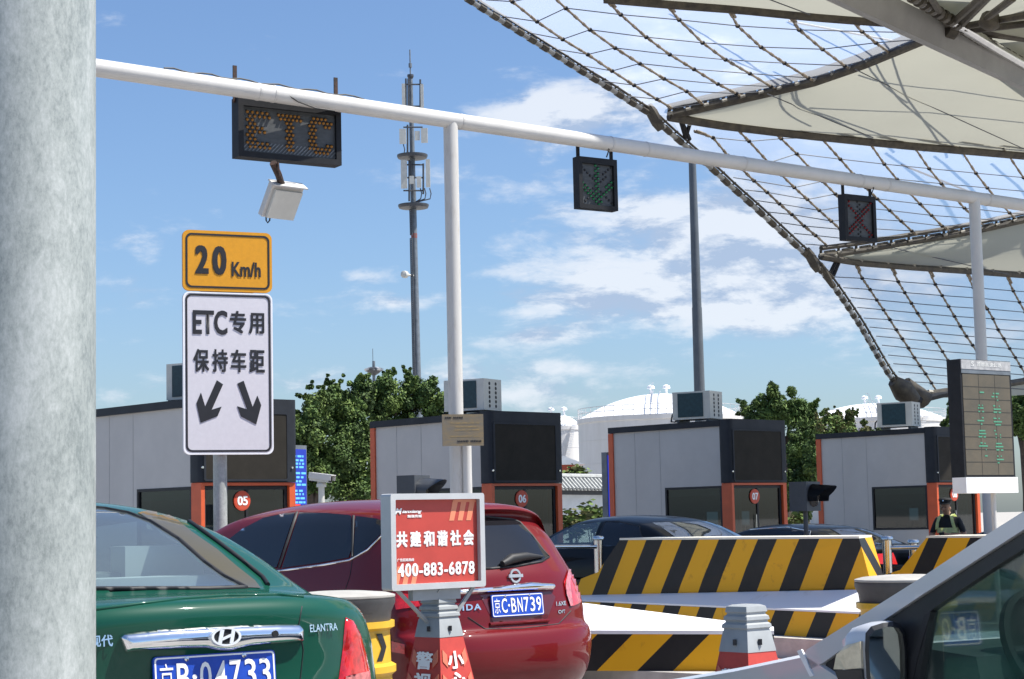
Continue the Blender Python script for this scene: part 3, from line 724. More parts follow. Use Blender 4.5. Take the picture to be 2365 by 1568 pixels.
# ribs: dark trussed edges along the membranes
def rib(E, r, chords, n):
    D = dense(E, n); bm = NB(); bm2 = bm
    strand(bm, D, r, -.05, 8)
    if chords:
        o = V((0, -.06, .17)); o2 = V((0, .1, -.02))
        tube(bm, [K(*a)+o for a in D], r*.8, 6)
        for k, (a, b) in enumerate(zip(D, D[1:])):
            q0, q1 = K(*a), K(*b); tube(bm, [q0, q0+o], r*.45, 5)
            tube(bm2, [q0.lerp(q1, .2)+o*.5, q0.lerp(q1, .8)+o*.5], .024, 5, mi=1)
            lathe(bm2, q0.lerp(q1, .0)+V((0, -.15, .02)), [(.035, -.05), (.035, .05)], 6, axis=(1, .2, .3), mi=1)
    else:
        for k, a in enumerate(D[1::2]):
            q = K(*a)+V((0, -.1, .04)); lathe(bm2, q, [(.05, -.05), (.05, .05)], 6, axis=(1, .2, -.1), mi=1)
    part('membrane_edge', bm, [mRib, mat('dull_fitting', (.28, .26, .22), .5, .2, var=.4, scale=3)], can, smooth=40)
rib(M2T[:-2]+[(2200, 66)], .085, True, 16); rib(M3T, .075, True, 18); rib(M1B[:-1]+[(2620, 118)], .11, False, 22); rib(M2B, .11, False, 26); rib(M3B, .085, False, 24); rib(M4T, .08, False, 14)
# welded seams across the cloth
for c in ([(1974, 160), (2110, 228), (2240, 288), (2364, 344), (2440, 372)], [(1771, 217), (1850, 250), (1930, 284), (2016, 318)], [(2060, 572), (2180, 600), (2330, 634)], [(1700, -30), (1800, 8), (1870, 34)], [(1950, -60), (2060, 8), (2120, 50)]):
    bm = NB(); tube(bm, [K(u, v, -.5*.9) for u, v in c], .011, 5); part('seam', bm, mCable, can)
# cable nets, traced panel by panel: thick cables run down, thin wires run across
z1 = lambda x, y: (x/2.956/1.1768+1062.2, y/2.956/1.1768)
z2 = lambda x, y: (x/2.8425/1.1768+1657, y/2.8425/1.1768)
z3 = lambda x, y: (1572+x*.3793, 340+y*.3793)
N1 = [[(1150, -22), (1183, 4), (1240, 50), (1299, 91), (1357, 126), (1413, 164), (1464, 197), (1516, 229), (1551, 250)],
      [(1235, -45), (1270, -14), (1306, 19), (1362, 69), (1420, 111), (1477, 147), (1533, 182), (1585, 211), (1622, 240)],
      [None, (1397, -2), (1433, 34), (1492, 86), (1546, 126), (1602, 160), (1657, 194), (1700, 216), (1716, 226)],
      [None, (1535, 8), (1568, 46), (1622, 99), (1675, 138), (1731, 170), (1780, 200), (1800, 210)],
      [None, (1680, 20), (1703, 60), (1757, 109), (1811, 146), (1866, 180), (1880, 188)],
      [None, (1818, 32), (1845, 69), (1899, 114), (1950, 152), (1965, 160)],
      [None, (1963, 45), (1990, 73), (2022, 99), (2056, 124)], [None, (2105, 56), (2128, 76), (2140, 90)]]
N2 = [[z3(*q) for q in c] for c in (
      [(80, -100), (195, -58), (285, 50), (365, 128), (445, 205), (525, 275), (600, 345), (675, 410), (750, 480), (820, 538), (890, 600)],
      [(300, -150), (415, -36), (535, 95), (612, 168), (690, 245), (770, 318), (842, 385), (915, 450), (970, 500), (1025, 560)],
      [(500, -135), (610, -52), (705, 40), (785, 128), (862, 207), (940, 285), (1010, 358), (1080, 430), (1145, 495), (1190, 548)],
      [(720, -120), (850, -60), (970, 73), (1050, 165), (1125, 245), (1195, 315), (1270, 385), (1340, 450), (1405, 510), (1435, 535)],
      [(960, -98), (1125, -60), (1238, 103), (1315, 195), (1385, 272), (1455, 345), (1525, 415), (1590, 480), (1630, 505)],
      [(1200, -80), (1400, -30), (1510, 130), (1585, 222), (1660, 300), (1725, 370), (1790, 435), (1830, 470)],
      [(1450, -60), (1690, -5), (1795, 158), (1865, 248), (1935, 330), (2000, 400), (2060, 455)],
      [(1700, -45), (1960, 0), (2085, 185), (2150, 275), (2210, 360), (2270, 420)], [(1950, -20), (2230, 20), (2370, 215), (2430, 305), (2480, 390)])]
N3 = [[z3(*q) for q in c] for c in (
      [(1060, 710), (1103, 798), (1150, 866), (1192, 930), (1233, 990), (1272, 1050), (1310, 1110), (1347, 1165), (1385, 1222), (1420, 1280), (1455, 1330), (1490, 1380), (1525, 1435), (1560, 1490)],
      [(1275, 725), (1322, 818), (1362, 885), (1403, 950), (1440, 1010), (1480, 1072), (1517, 1130), (1555, 1185), (1592, 1243), (1625, 1297), (1660, 1350), (1695, 1400), (1730, 1450), (1760, 1490)],
      [(1505, 740), (1548, 835), (1590, 903), (1630, 970), (1665, 1030), (1700, 1090), (1737, 1150), (1775, 1205), (1810, 1260), (1845, 1315), (1880, 1368), (1915, 1420), (1950, 1465)],
      [(1735, 760), (1780, 855), (1825, 920), (1865, 985), (1900, 1045), (1930, 1110), (1965, 1165), (2000, 1225), (2035, 1280), (2068, 1335), (2100, 1388), (2135, 1435)],
      [(1980, 780), (2023, 875), (2060, 943), (2095, 1005), (2130, 1062), (2165, 1125), (2200, 1180), (2235, 1240), (2268, 1300), (2300, 1355)],
      [(2240, 800), (2285, 893), (2325, 960), (2360, 1022), (2395, 1080), (2430, 1140), (2465, 1200), (2500, 1260)])]
EJ = [{1: (1122, 0), 2: (1165, 39), 3: (1227, 77), 4: (1290, 115), 5: (1345, 152), 6: (1395, 188), 7: (1447, 222)},
      {1: z3(80, -90), 2: z3(140, 35), 3: z3(225, 110), 4: z3(320, 185), 5: z3(390, 260), 6: z3(460, 325), 7: z3(530, 395), 8: z3(610, 460), 9: z3(690, 525), 10: z3(760, 590)},
      {1: z3(935, 790), 2: z3(990, 855), 3: z3(1035, 915), 4: z3(1075, 975), 5: z3(1115, 1040), 6: z3(1150, 1095), 7: z3(1190, 1150), 8: z3(1225, 1205), 9: z3(1262, 1265), 10: z3(1295, 1318), 11: z3(1325, 1368), 12: z3(1360, 1425)}]
for net, ej in zip((N1, N2, N3), EJ):
    bm = NB(); bm2 = bm; bm3 = bm
    for c in net:
        pts = [q for q in c if q]
        strand(bm, pts, .022, 0, 6)
        rr = random.Random(len(pts)); D = dense(pts, len(pts)*4)
        for a, b in zip(D[1::2], D[2::2]): tube(bm, [K(*a).lerp(K(*b), .1), K(*a).lerp(K(*b), rr.uniform(.6, .95))], rr.uniform(.027, .034), 6)
        q0, q1 = K(*pts[0]), K(*pts[1]); tube(bm, [q0+V((.05, 0, 0)), q0.lerp(q1, .5)+V((.05, 0, 0))], .024, 5)
        for q in pts[1:-1]:
            w = K(*q); lathe(bm3, w, [(.022, -.04), (.04, -.02), (.04, .02), (.022, .04)], 7, axis=(1, .2, .1), mi=2)
    for j in range(1, 14):
        row = ([ej[j]] if j in ej else []) + [c[j] for c in net if j < len(c) and c[j]]
        if len(row) > 1:
            if net is not N1 or j < 3:
                a, b = row[-2], row[-1]; row.append((b[0]+(b[0]-a[0])*1.2, b[1]+(b[1]-a[1])*1.1))
            tube(bm2, [K(u, v) for u, v in row], .0105, 5, mi=1)
    part('net', bm, [mRopeBrown, mCable, mDark], can, smooth=60)
# the clear film the nets carry
def film(poly):
    q2, tris, _ = cdt(poly, 45); bm = NB(); W = [bm.verts.new(K(q[0], q[1], .10)) for q in q2]
    for f in tris: bm.faces.new([W[i] for i in f])
    part('clear_film', bm, mFilm, can, smooth=60)
film(M1B[:7][::-1] + [(1100, -30)] + E1[1:] + M2T[:8])
film(M2B[::-1] + E2[2:] + M3T[1:])
film(M3B[::-1] + E3[1:] + M4T[1:])
# cables added above the cloth to cast shadow lines across it
bm = NB()
for a, b in (((1700, 120), (2150, 330)), ((1800, 150), (2080, 330)), ((1950, 60), (2240, 345)), ((2010, 40), (2200, 345)), ((1560, 20), (1900, 250)), ((1830, 40), (2120, 200)), ((1720, 250), (2400, 330)), ((1900, 200), (2420, 260)),
             ((2000, 150), (2420, 210)), ((2060, 330), (2260, 520)), ((2170, 340), (2330, 520)), ((2300, 360), (2420, 500)), ((1990, 560), (2300, 640))):
    tube(bm, [K(*a, .6)+V((.9, -.3, 1.7)), K((a[0]+b[0])/2, (a[1]+b[1])/2, .5)+V((.9, -.3, 1.55)), K(*b, .6)+V((.9, -.3, 1.7))], .024, 6)
part('shadow_cable', bm, mCable, can)
# the grey girder crossing overhead, its bright pipe and the truss meeting it
def slab(bm, a, b, w0, w1, t):
    d = (b-a).normalized(); s = d.cross(fwd).normalized(); n = s.cross(d)
    prism(bm, [a-s*w0/2, a+s*w0/2, b+s*w1/2, b-s*w1/2], n*t)
bm = NB(); ga, gb_ = K(1880, -60, -1.2), K(2560, 262, -2.0)
slab(bm, ga, gb_, .44, .50, .2); bev(bm, .03, 2); part('girder', bm, mGirder, can)
bm = NB(); tube(bm, [K(2075, -28, -.9), K(2180, 38, -.9), K(2300, 112, -1.2), K(2560, 262, -1.6)], .10, 10)
part('girder_pipe', bm, mStainless, can, smooth=40)
bm = NB()
D = dense([(2075, -28), (2180, 38), (2300, 112), (2560, 262)], 34)
for a, b in zip(D, D[1:]): tube(bm, [K(*a, -1.0).lerp(K(*b, -1.0), .15), K(*a, -1.0).lerp(K(*b, -1.0), .6)], .11, 8)
for q in ([(2140, -20), (2190, 62), (2225, 58)], [(2190, 62), (2268, -8)], [(2215, 62), (2300, -25)], [(2200, 66), (2364, 36), (2520, 5)], [(2210, 74), (2364, 56), (2520, 30)], [(2280, 40), (2340, -5)], [(2225, 58), (2262, 82)]):
    tube(bm, [K(u, v, -.9) for u, v in q], .062, 6)
lathe(bm, K(2198, 66, -1.1), [(.08, -.15), (.18, -.08), (.18, .08), (.08, .15)], 8, axis=(1, .2, -.3)); lathe(bm, K(2285, 48, -1.0), [(.08, -.15), (.18, -.08), (.15, .1), (.08, .15)], 8, axis=(.3, .2, .9))
part('truss', bm, mRib, can, smooth=40)
def fin(pts, d):
    bm = NB(); n = len(pts); c = V((0, 0, 0))
    vs = [bm.verts.new(K(u, v, d)) for u, v in pts]; bm.faces.new(vs); part('membrane', bm, mMemb, can)
fin([(2110, -30), (2200, 58), (2262, -20)], .8); fin([(2225, 78), (2470, 250), (2560, 50), (2364, 66)], .8)
# struts at the membrane tips
for a, b, r in (((1570, 275), (1583, 318), .045), ((1572, 276), (1592, 322), .045), ((1592, 288), (1583, 318), .045), ((1932, 600), (1915, 634), .045), ((1938, 602), (1924, 636), .045),
                ((2095, 900), (2165, 912), .07), ((2165, 912), (2290, 905), .07), ((2110, 925), (2200, 903), .1)):
    bm = NB(); tube(bm, [K(*a), K(*b)], r, 6); part('strut', bm, mDark, can)
# ---------------------------------------------------------------- far things
def pxm(Y): return Y/FPX*1.005
# telecom mast behind the trees
Y = 88; zt = lambda x, y: (849.8+x*.5424, 85+y*.5424)
b0 = at(967, 900, Y); bb = V((b0.x, b0.y, 0)); tw = thing('telecom_mast', 'grey telecom mast with two antenna platforms rising behind the trees', 'mast', bb)
topp = at(*zt(187, 172), Y); topp = V((bb.x-.15, bb.y, topp.z))
lean = lambda z: V((at(1182, 0, Y).x*0 + bb.x + (topp.x-bb.x)*z/topp.z, bb.y, z))
zz = lambda y: at(*zt(190, y), Y).z
S = pxm(Y)*.5424                                                        # metres per unit of the traced mast
bm = NB(); tube(bm, [lean(0), lean(zz(1450)), lean(zz(740)), lean(zz(500)), lean(zz(180))], [16*S, 15*S, 12.5*S, 11*S, 9*S], 12); part('pole', bm, mSteelGrey, tw, smooth=40)
bm = NB(); tube(bm, [lean(zz(180)), lean(zz(55))], .035, 6); lathe(bm, lean(zz(122)), [(.08, -.1), (.08, .1)], 8); part('lightning_rod', bm, mSteelGrey, tw)
for y in (512, 724):
    bm = NB(); lathe(bm, lean(zz(y)), [(10*S, -.12), (62*S, -.06), (66*S, .03), (66*S, .10), (10*S, .12)], 24); part('platform', bm, mDarkGrey, tw, smooth=30)
bm = NB(); lathe(bm, lean(zz(172)), [(8*S, -.1), (14*S, .02), (14*S, .12)], 14); part('top_flange', bm, mDarkGrey, tw)
def ant(x, y0, y1, w, name='antenna_panel', m=None, dy=-.5, d=.5):
    a, b = at(*zt(x, y0), Y+dy), at(*zt(x, y1), Y+dy); bm = NB(); bx(bm, (a.x-w*S/2, a.y-d*w*S*.5, b.z), (a.x+w*S/2, a.y+d*w*S*.5, a.z)); bev(bm, .03, 1)
    part(name, bm, m or mACbeige, tw)
for x, y0, y1, w in ((150, 200, 300, 14), (229, 203, 306, 13), (152, 525, 645, 26), (254, 522, 640, 18)): ant(x, y0, y1, w)
for x, y0, y1, w in ((147, 393, 455, 28), (239, 390, 450, 28), (209, 402, 440, 22), (185, 593, 626, 18), (216, 595, 641, 20)): ant(x, y0, y1, w, 'radio_box', mACbeige, -.9)
def bar(pts, r):
    bm = NB(); tube(bm, pts, r, 6); part('mounting_bar', bm, mDarkGrey, tw)
for x, y0, y1 in ((161, 178, 300), (171, 178, 300), (222, 182, 300), (168, 375, 500), (175, 525, 700), (235, 540, 670), (181, 530, 600)): bar([at(*zt(x, y0), Y-.3), at(*zt(x, y1), Y-.3)], .05)
for y in (203, 296, 385, 545, 600, 655): bar([at(*zt(150, y), Y-.3), at(*zt(232, y), Y-.3)], .04)
for x in (150, 240, 222, 262):
    y = 458 if x == 150 else 645
    bar([at(*zt(x, y), Y-.4), at(*zt(x+6, y+22), Y-.4), at(*zt(x+2, y+45), Y-.4), at(*zt(196, y+62), Y-.4)], .03)
bm = NB()
for x0, x1, y0, y1 in ((178, 181, 735, 845), (180, 192, 858, 1440)):
    for o in (0, 7): tube(bm, [at(*zt(x0+o, y0), Y-.3), at(*zt(x1+o, y1), Y-.3)], .035, 5)
    n = int((y1-y0)/9)
    for k in range(n):
        f = k/n; tube(bm, [at(*zt(x0+(x1-x0)*f, y0+(y1-y0)*f), Y-.3), at(*zt(x0+7+(x1-x0)*f, y0+(y1-y0)*f), Y-.3)], .018, 4)
part('ladder', bm, mDarkGrey, tw)
bm = NB(); q = at(*zt(157, 1012), Y-.6); lathe(bm, q, [(.02, -.25), (15*S, -.08), (16*S, 0), (15*S, .12), (.02, .2)], 18, axis=(-.5, -.85, 0)); tube(bm, [q, lean(q.z)], .06, 6); part('dish', bm, mACbeige, tw, smooth=40)
bm = NB()
for y, h in ((848, 10), (1022, 5)): lathe(bm, lean(zz(y)), [(13.3*S, -h*S), (13.3*S, h*S)], 12)
part('red_band', bm, mat('faded_red_band', (.30, .06, .05), .7, col2=(.12, .10, .10), scale=9), tw)
# high mast lamp
Y = 115; q = at(863, 856, Y); hm = thing('high_mast_lamp', 'distant high mast with a ring of floodlights above the trees', 'lamp mast', (q.x, q.y, 0))
bm = NB(); tube(bm, [V((q.x, q.y, 0)), V((q.x, q.y, q.z+.6))], [.16, .09], 8); tube(bm, [V((q.x-.05, q.y, q.z)), V((q.x-.05, q.y, at(860, 805, Y).z))], .02, 5); part('pole', bm, mSteelGrey, hm)
bm = NB(); lathe(bm, (q.x, q.y, q.z), [(.1, -.3), (.35, -.15), (.5, .0), (.35, .1), (.1, .2)], 12); part('ring', bm, mDarkGrey, hm)
for k in range(7):
    a = k*2*pi/7; c = V((q.x+.42*cos(a), q.y+.42*sin(a), q.z+.1)); bm = NB()
    bx(bm, (-.16, -.12, -.07), (.16, .12, .07), Matrix.Translation(c) @ Matrix.Rotation(a, 4, 'Z') @ Matrix.Rotation(radians(20), 4, 'Y')); part('floodlight', bm, mDarkGrey if k % 2 else mAlu, hm)
# lamp column behind booth 07
Y = 48; q = at(1618, 1000, Y); zt_ = at(1607, 352, Y).z
lp = thing('lamp_column', 'plain dark grey lamp column rising behind booth 07', 'lamp post', (q.x, q.y, 0))
bm = NB(); tube(bm, [V((q.x, q.y, 0)), V((q.x, q.y, at(1612, 710, Y).z))], [.165, .13], 12); tube(bm, [V((q.x, q.y, at(1612, 710, Y).z)), V((q.x, q.y, zt_))], [.122, .095], 12); part('pole', bm, mat('dark_lamp_paint', (.10, .115, .13), .5, var=.12, scale=2), lp, smooth=40)
# storage tanks
def tank(ul, ur, vrim, vtop, Y, label, rail=True):
    a, b = at(ul, vrim, Y), at(ur, vrim, Y); R = (b.x-a.x)/2; c = V(((a.x+b.x)/2, Y+R*.4, 0)); h = at((ul+ur)/2, vrim, Y).z; ht = at((ul+ur)/2, vtop, Y+R*.4).z-h
    t = thing('storage_tank', label, 'storage tank', c, 0, 'white storage tanks')
    bm = NB(); lathe(bm, c, [(R, 0), (R, h*.33), (R, h*.66), (R, h-.5), (R+.12, h-.45), (R+.12, h)], 72); part('wall', bm, mTank, t, smooth=25)
    for z_ in (.2, .4, .6, .8):
        bm = NB(); n_ = 72; tube(bm, [c+V(((R+.005)*cos(2*pi*k/n_), (R+.005)*sin(2*pi*k/n_), h*z_)) for k in range(n_+1)], .025, 4); part('plate_seam', bm, mTank, t)
    bm = NB(); prof = [(R*cos(k/10*pi/2)**.9 if k < 10 else 0.0, h+.01+ht*(1-(1-k/10)**2)) for k in range(11)]
    prof = [(R*(1-(k/10)), h+.02+ht*(1-(1-k/10)**2)) for k in range(11)]
    lathe(bm, c, prof, 72); rf = part('roof', bm, mTankRoof, t, smooth=60)
    bm = NB(); n = 48
    for zz_ in (h+.55, h+1.05):
        P = [c+V((R*cos(2*pi*k/n), R*sin(2*pi*k/n), zz_)) for k in range(n+1)]; tube(bm, P, .035, 4)
    for k in range(n): q = c+V((R*cos(2*pi*k/n), R*sin(2*pi*k/n), h)); tube(bm, [q, q+V((0, 0, 1.05))], .03, 4)
    part('railing', bm, mAlu, t)
    bm = NB()
    for dx in (-.9, .7): lathe(bm, c+V((dx, -.6, h+ht)), [(.14, -.2), (.14, .5), (.42, .55), (.36, .8), (.08, .95)], 12)
    part('vent', bm, mTankRoof, t, smooth=40)
    bm = NB(); P = []
    for k in range(9):
        f = k/8; rr = R*(1-f); P.append(c+V((-rr*.10-.6, -rr*.99, h+.3+ht*(1-(1-f)**2))))
    tube(bm, P, .05, 5); tube(bm, [p_+V((.7, 0, 0)) for p_ in P], .05, 5)
    tube(bm, [p_+V((0, 0, .9)) for p_ in P], .04, 5)
    part('roof_stair', bm, mAlu, t)
    bm = NB(); s = R*.999
    for k in range(60):
        a_ = radians(-112+k*.9); z = h*(k/59); q = c+V(((R+.5)*cos(a_), (R+.5)*sin(a_), z)); box(bm, q, (.5, .5, .08))
    part('spiral_stair', bm, mTankRoof, t)
tank(1337, 1722, 962, 910, 190, 'wide white domed storage tank behind booth 07')
tank(1235, 1345, 985, 958, 230, 'white domed storage tank partly hidden between booth 06 and the wider tank')
tank(1858, 2195, 968, 932, 215, 'white domed storage tank behind booth 08 and the canopy foot')
# white garden wall with tiled coping
p0, p1 = at(1180, 1200, 52), at(1560, 1200, 56)
gw = thing('tiled_wall', 'white plastered wall with grey tile coping seen between booths 06 and 07', 'wall', (p0.x, p0.y, 0))
fr = Fr(V((p0.x, p0.y, 0)), (p1-p0)*1, (0, 0, 1)); Lw = (p1-p0).length; hw = at(1340, 1130, 54).z
bm = NB(); fr.plate(bm, [(0, 0), (Lw, 0), (Lw, hw-.12), (0, hw-.12)], -.24, 0); part('wall_face', bm, mPlaster, gw)
bm = NB(); fr.plate(bm, [(0, hw-.12), (Lw, hw-.12), (Lw, hw), (0, hw)], -.3, .06); part('band', bm, mDarkGrey, gw)
bm = NB(); n = int(Lw/.14)
prism(bm, [fr.p(0, hw+.001, .3), fr.p(0, hw+.36, -.12), fr.p(0, hw+.001, -.54)], fr.x*Lw)
for k in range(n): tube(bm, [fr.p(.07+k*.14, hw+.03, .33), fr.p(.07+k*.14, hw+.39, -.12)], .045, 6)
tube(bm, [fr.p(0, hw+.40, -.12), fr.p(Lw, hw+.40, -.12)], .09, 8)
part('coping', bm, mTile, gw)
bm = NB(); fr2 = Fr(fr.p(Lw*.42, hw-.62, 0), fr.x, fr.y)
for k in range(5): fr2.plate(bm, [(k*.11, .02*(k % 2)), (k*.11+.09, .03), (k*.11+.1, .14), (k*.11+.01, .16)], 0, .02)
part('wall_letters', bm, mBlack, gw)
q0, q1 = at(1285, 1090, 75), at(1337, 1090, 75)
bm = NB(); zr = at(1310, 1075, 75).z
hs = thing('red_hut', 'small hut with a pale roof and red wall in front of the white tank', 'hut', ((q0.x+q1.x)/2, 75, 0))
bx(bm, (q0.x-.2, 74, 0), (q1.x-.2, 76, zr)); part('wall', bm, mat('red_hut_wall', (.36, .08, .05), .7), hs)
bm = NB(); prism(bm, [(q0.x-.6, 73.6, zr+.003), (q1.x+.2, 73.6, zr+.003), ((q0.x+q1.x)/2-.2, 73.6, zr+.35)], (0, 2.8, 0)); part('roof', bm, mPlaster, hs)
# trees -----------------------------------------------------------
def leafmat(name, c): return mat(name, c, .65, var=.45, scale=1.1, lo=.3, hi=.7, spec=.2)
mLeaf = [leafmat('leaf_green', (.075, .125, .035)), leafmat('leaf_pale_green', (.13, .19, .05)), leafmat('leaf_dark', (.04, .07, .022)), leafmat('leaf_olive', (.13, .13, .05))]
def tree(label, blobs, Y, seed, name='leafy_tree', leaf=.08, n=2200, mats=(0, 1, 2), group='trees behind the booths', long=1.5):
    "blobs: (u, v, radius in photo units) spheres of foliage"
    rnd = random.Random(seed); S = pxm(Y)
    cs = [(at(u, v, Y+rnd.uniform(-.6, .6)), r*S) for u, v, r in blobs]
    cx = sum(c.x for c, r in cs)/len(cs); base = V((cx, Y, 0)); t = thing(name, label, 'tree', base, 0, group)
    bm = NB(); tz = min(c.z-r*.2 for c, r in cs); tz = max(1.2, tz)
    tube(bm, [base, base+V((.05, 0, tz*.5)), base+V((0, .05, tz))], [.17, .14, .11], 8)
    for c, r in cs: tube(bm, [base+V((0, 0, tz*.8)), (base+V((0, 0, tz))).lerp(c, .5)+V((0, 0, -.1)), c], [.09, .055, .02], 6)
    part('trunk', bm, mBark, t, smooth=60)
    bm = NB()
    for c, r in cs:
        sub = []
        for _ in range(9):
            d = V((rnd.gauss(0, 1), rnd.gauss(0, 1), rnd.gauss(0, 1))).normalized(); sub.append((c + d*r*rnd.uniform(.45, 1.0), r*rnd.uniform(.22, .42)))
        sub.append((c, r*.72))
        for _ in range(5):
            d = V((rnd.gauss(0, 1), rnd.gauss(0, .6), abs(rnd.gauss(.6, .8)))).normalized()
            for j in range(3): sub.append((c + d*r*(.95+.16*j) + V((rnd.gauss(0, .05), 0, rnd.gauss(0, .05))), r*(.13-.03*j)))
        for s, q in sub:
            m = rnd.choices(range(len(mats)), [.5, .28, .22])[0] if len(mats) == 3 else 0
            k = int(n*(q/r)**1.4) + 14
            for _ in range(k):
                d = V((rnd.gauss(0, 1), rnd.gauss(0, 1), rnd.gauss(0, 1))).normalized(); p = s + d*q*rnd.uniform(.55, 1.06)
                nrm = (d + V((rnd.gauss(0, .7), rnd.gauss(0, .7), rnd.gauss(0, .7)+.4))).normalized()
                x, y = frame_of(nrm); a = rnd.uniform(0, 2*pi); x, y = x*cos(a)+y*sin(a), y*cos(a)-x*sin(a)
                l = leaf*rnd.uniform(.6, 1.25); w = l/long
                f = bm.faces.new([bm.verts.new(p-x*l*.5), bm.verts.new(p+y*w*.5+nrm*l*.07), bm.verts.new(p+x*l*.5), bm.verts.new(p-y*w*.5+nrm*l*.07)])
                f.material_index = m if rnd.random() < .7 else rnd.randrange(len(mats))
    part('crown', bm, [mLeaf[i] for i in mats], t)
    return t
tree('dark green leafy tree against booth 05, shorter than its neighbours', [(712, 1000, 50), (730, 940, 46), (690, 975, 32), (700, 1075, 45), (745, 1100, 55), (690, 1030, 30), (775, 1040, 50), (700, 1140, 50)], 47, 1, leaf=.088)
tree('green tree with a knobbly crown in front of the distant floodlight mast', [(770, 925, 42), (830, 925, 50), (795, 955, 45), (800, 1000, 55), (850, 1010, 55), (850, 1080, 65), (790, 1090, 60), (805, 1150, 60)], 49, 2, leaf=.088)
tree('tall bright green tree in front of the telecom mast', [(910, 915, 52), (960, 905, 48), (1000, 940, 44), (880, 940, 40), (920, 985, 55), (900, 1050, 60), (985, 1000, 42), (890, 1120, 60), (950, 1060, 50), (880, 900, 30)], 51, 3, leaf=.088)
tree('willowy green tree beside the dark lamp column', [(1745, 960, 40), (1790, 940, 42), (1835, 945, 42), (1780, 990, 45), (1845, 995, 48), (1870, 970, 35)], 62, 4, name='willow_tree', leaf=.17, long=3.2, n=900)
tree('olive green loose tree behind the roof of booth 08', [(1905, 990, 34), (1945, 1000, 36), (1990, 1010, 32), (1925, 968, 18), (2020, 1015, 26), (1962, 962, 14)], 58, 5, leaf=.10, n=700, mats=(3, 0, 1))
tree('dense green tree filling the gap between booths 07 and 08', [(1845, 1040, 42), (1860, 1085, 45), (1840, 1125, 42), (1880, 1060, 40), (1850, 1165, 40)], 56, 6)
tree('green tree at the picture edge behind the green-dotted board', [(2350, 940, 40), (2375, 980, 50), (2340, 985, 30), (2395, 930, 40)], 54, 7)
tree('small dark tree between the canopy foot and the green-dotted board', [(2200, 950, 20), (2190, 985, 22), (2215, 1010, 26)], 56, 8, n=700)
# shrubs in front of the tiled wall
def shrub(label, u, v, r, Y, seed):
    rnd = random.Random(seed); S = pxm(Y); c = at(u, v, Y); t = thing('shrub', label, 'shrub', (c.x, c.y, 0), 0, 'shrubs by the tiled wall')
    bm = NB(); bm2 = NB(); R = r*S
    for k in range(10):
        a = rnd.uniform(0, 2*pi); e = V((c.x+cos(a)*R*rnd.uniform(.1, .8), c.y+sin(a)*R*.5, c.z+R*rnd.uniform(.3, 1))); tube(bm, [V((c.x, c.y, 0)), e], [.02, .006], 4)
    for k in range(420):
        d = V((rnd.gauss(0, .5), rnd.gauss(0, .4), rnd.gauss(0, .5))); p = c + d*R; x, y = frame_of(V((rnd.gauss(0, 1), rnd.gauss(0, 1), rnd.gauss(0, 1)+.5))); l = rnd.uniform(.07, .15)
        bm2.faces.new([bm2.verts.new(p-x*l), bm2.verts.new(p+y*l*.4), bm2.verts.new(p+x*l), bm2.verts.new(p-y*l*.4)]).material_index = rnd.randrange(2)
    part('stem', bm, mBark, t); part('foliage', bm2, [mLeaf[3], mLeaf[1]], t)
shrub('small olive shrub by the wall next to booth 07', 1370, 1195, 26, 50, 1); shrub('low twiggy shrub by the wall next to booth 06', 1322, 1210, 26, 50, 2); shrub('bright green shrub top showing over the tiled wall', 1330, 1096, 20, 60, 3); shrub('small shrub behind the grey signal by booth 08', 1838, 1205, 16, 48, 4)
# ---------------------------------------------------------------- striped barriers
def stripes(name, d, k, period, frac, phase=0.0):
    "yellow and black painted diagonals: bands of (p.d - k z) on the object itself"
    m = bpy.data.materials.new(name); m.use_nodes = True; t = m.node_tree; L = t.links.new; p = t.nodes['Principled BSDF']
    p.inputs['Roughness'].default_value = .48
    c = t.nodes.new('ShaderNodeTexCoord')
    def mth(op, a, b):
        n = t.nodes.new('ShaderNodeMath'); n.operation = op
        for i, s in enumerate((a, b)):
            if isinstance(s, (int, float)): n.inputs[i].default_value = s
            else: L(s, n.inputs[i])
        return n.outputs[0]
    dp = t.nodes.new('ShaderNodeVectorMath'); dp.operation = 'DOT_PRODUCT'; L(c.outputs['Object'], dp.inputs[0]); dp.inputs[1].default_value = (d.x, d.y, -k)
    f = mth('FRACT', mth('ADD', mth('DIVIDE', dp.outputs['Value'], period), phase+50), 0)
    sel = mth('LESS_THAN', f, frac)
    n = t.nodes.new('ShaderNodeTexNoise'); n.inputs['Scale'].default_value = 5; n.inputs['Detail'].default_value = 7; n.inputs['Roughness'].default_value = .7; L(c.outputs['Object'], n.inputs[0])
    ry = t.nodes.new('ShaderNodeValToRGB'); L(n.outputs['Fac'], ry.inputs[0])
    ry.color_ramp.elements[0].position = .25; ry.color_ramp.elements[0].color = (.42, .19, .02, 1); ry.color_ramp.elements[1].position = .42; ry.color_ramp.elements[1].color = (.76, .38, .012, 1)
    rb = t.nodes.new('ShaderNodeValToRGB'); L(n.outputs['Fac'], rb.inputs[0])
    rb.color_ramp.elements[0].color = (.010, .010, .012, 1); rb.color_ramp.elements[1].color = (.026, .025, .025, 1); p.inputs['Specular IOR Level'].default_value = .25
    mx_ = t.nodes.new('ShaderNodeMix'); mx_.data_type = 'RGBA'; L(sel, mx_.inputs[0]); L(ry.outputs[0], mx_.inputs[6]); L(rb.outputs[0], mx_.inputs[7]); L(mx_.outputs[2], p.inputs['Base Color'])
    bp = t.nodes.new('ShaderNodeBump'); bp.inputs['Strength'].default_value = .08; bp.inputs['Distance'].default_value = .02; L(n.outputs['Fac'], bp.inputs['Height']); L(bp.outputs[0], p.inputs['Normal'])
    return m
def zmul(p, z): return V((p.x, p.y, z))
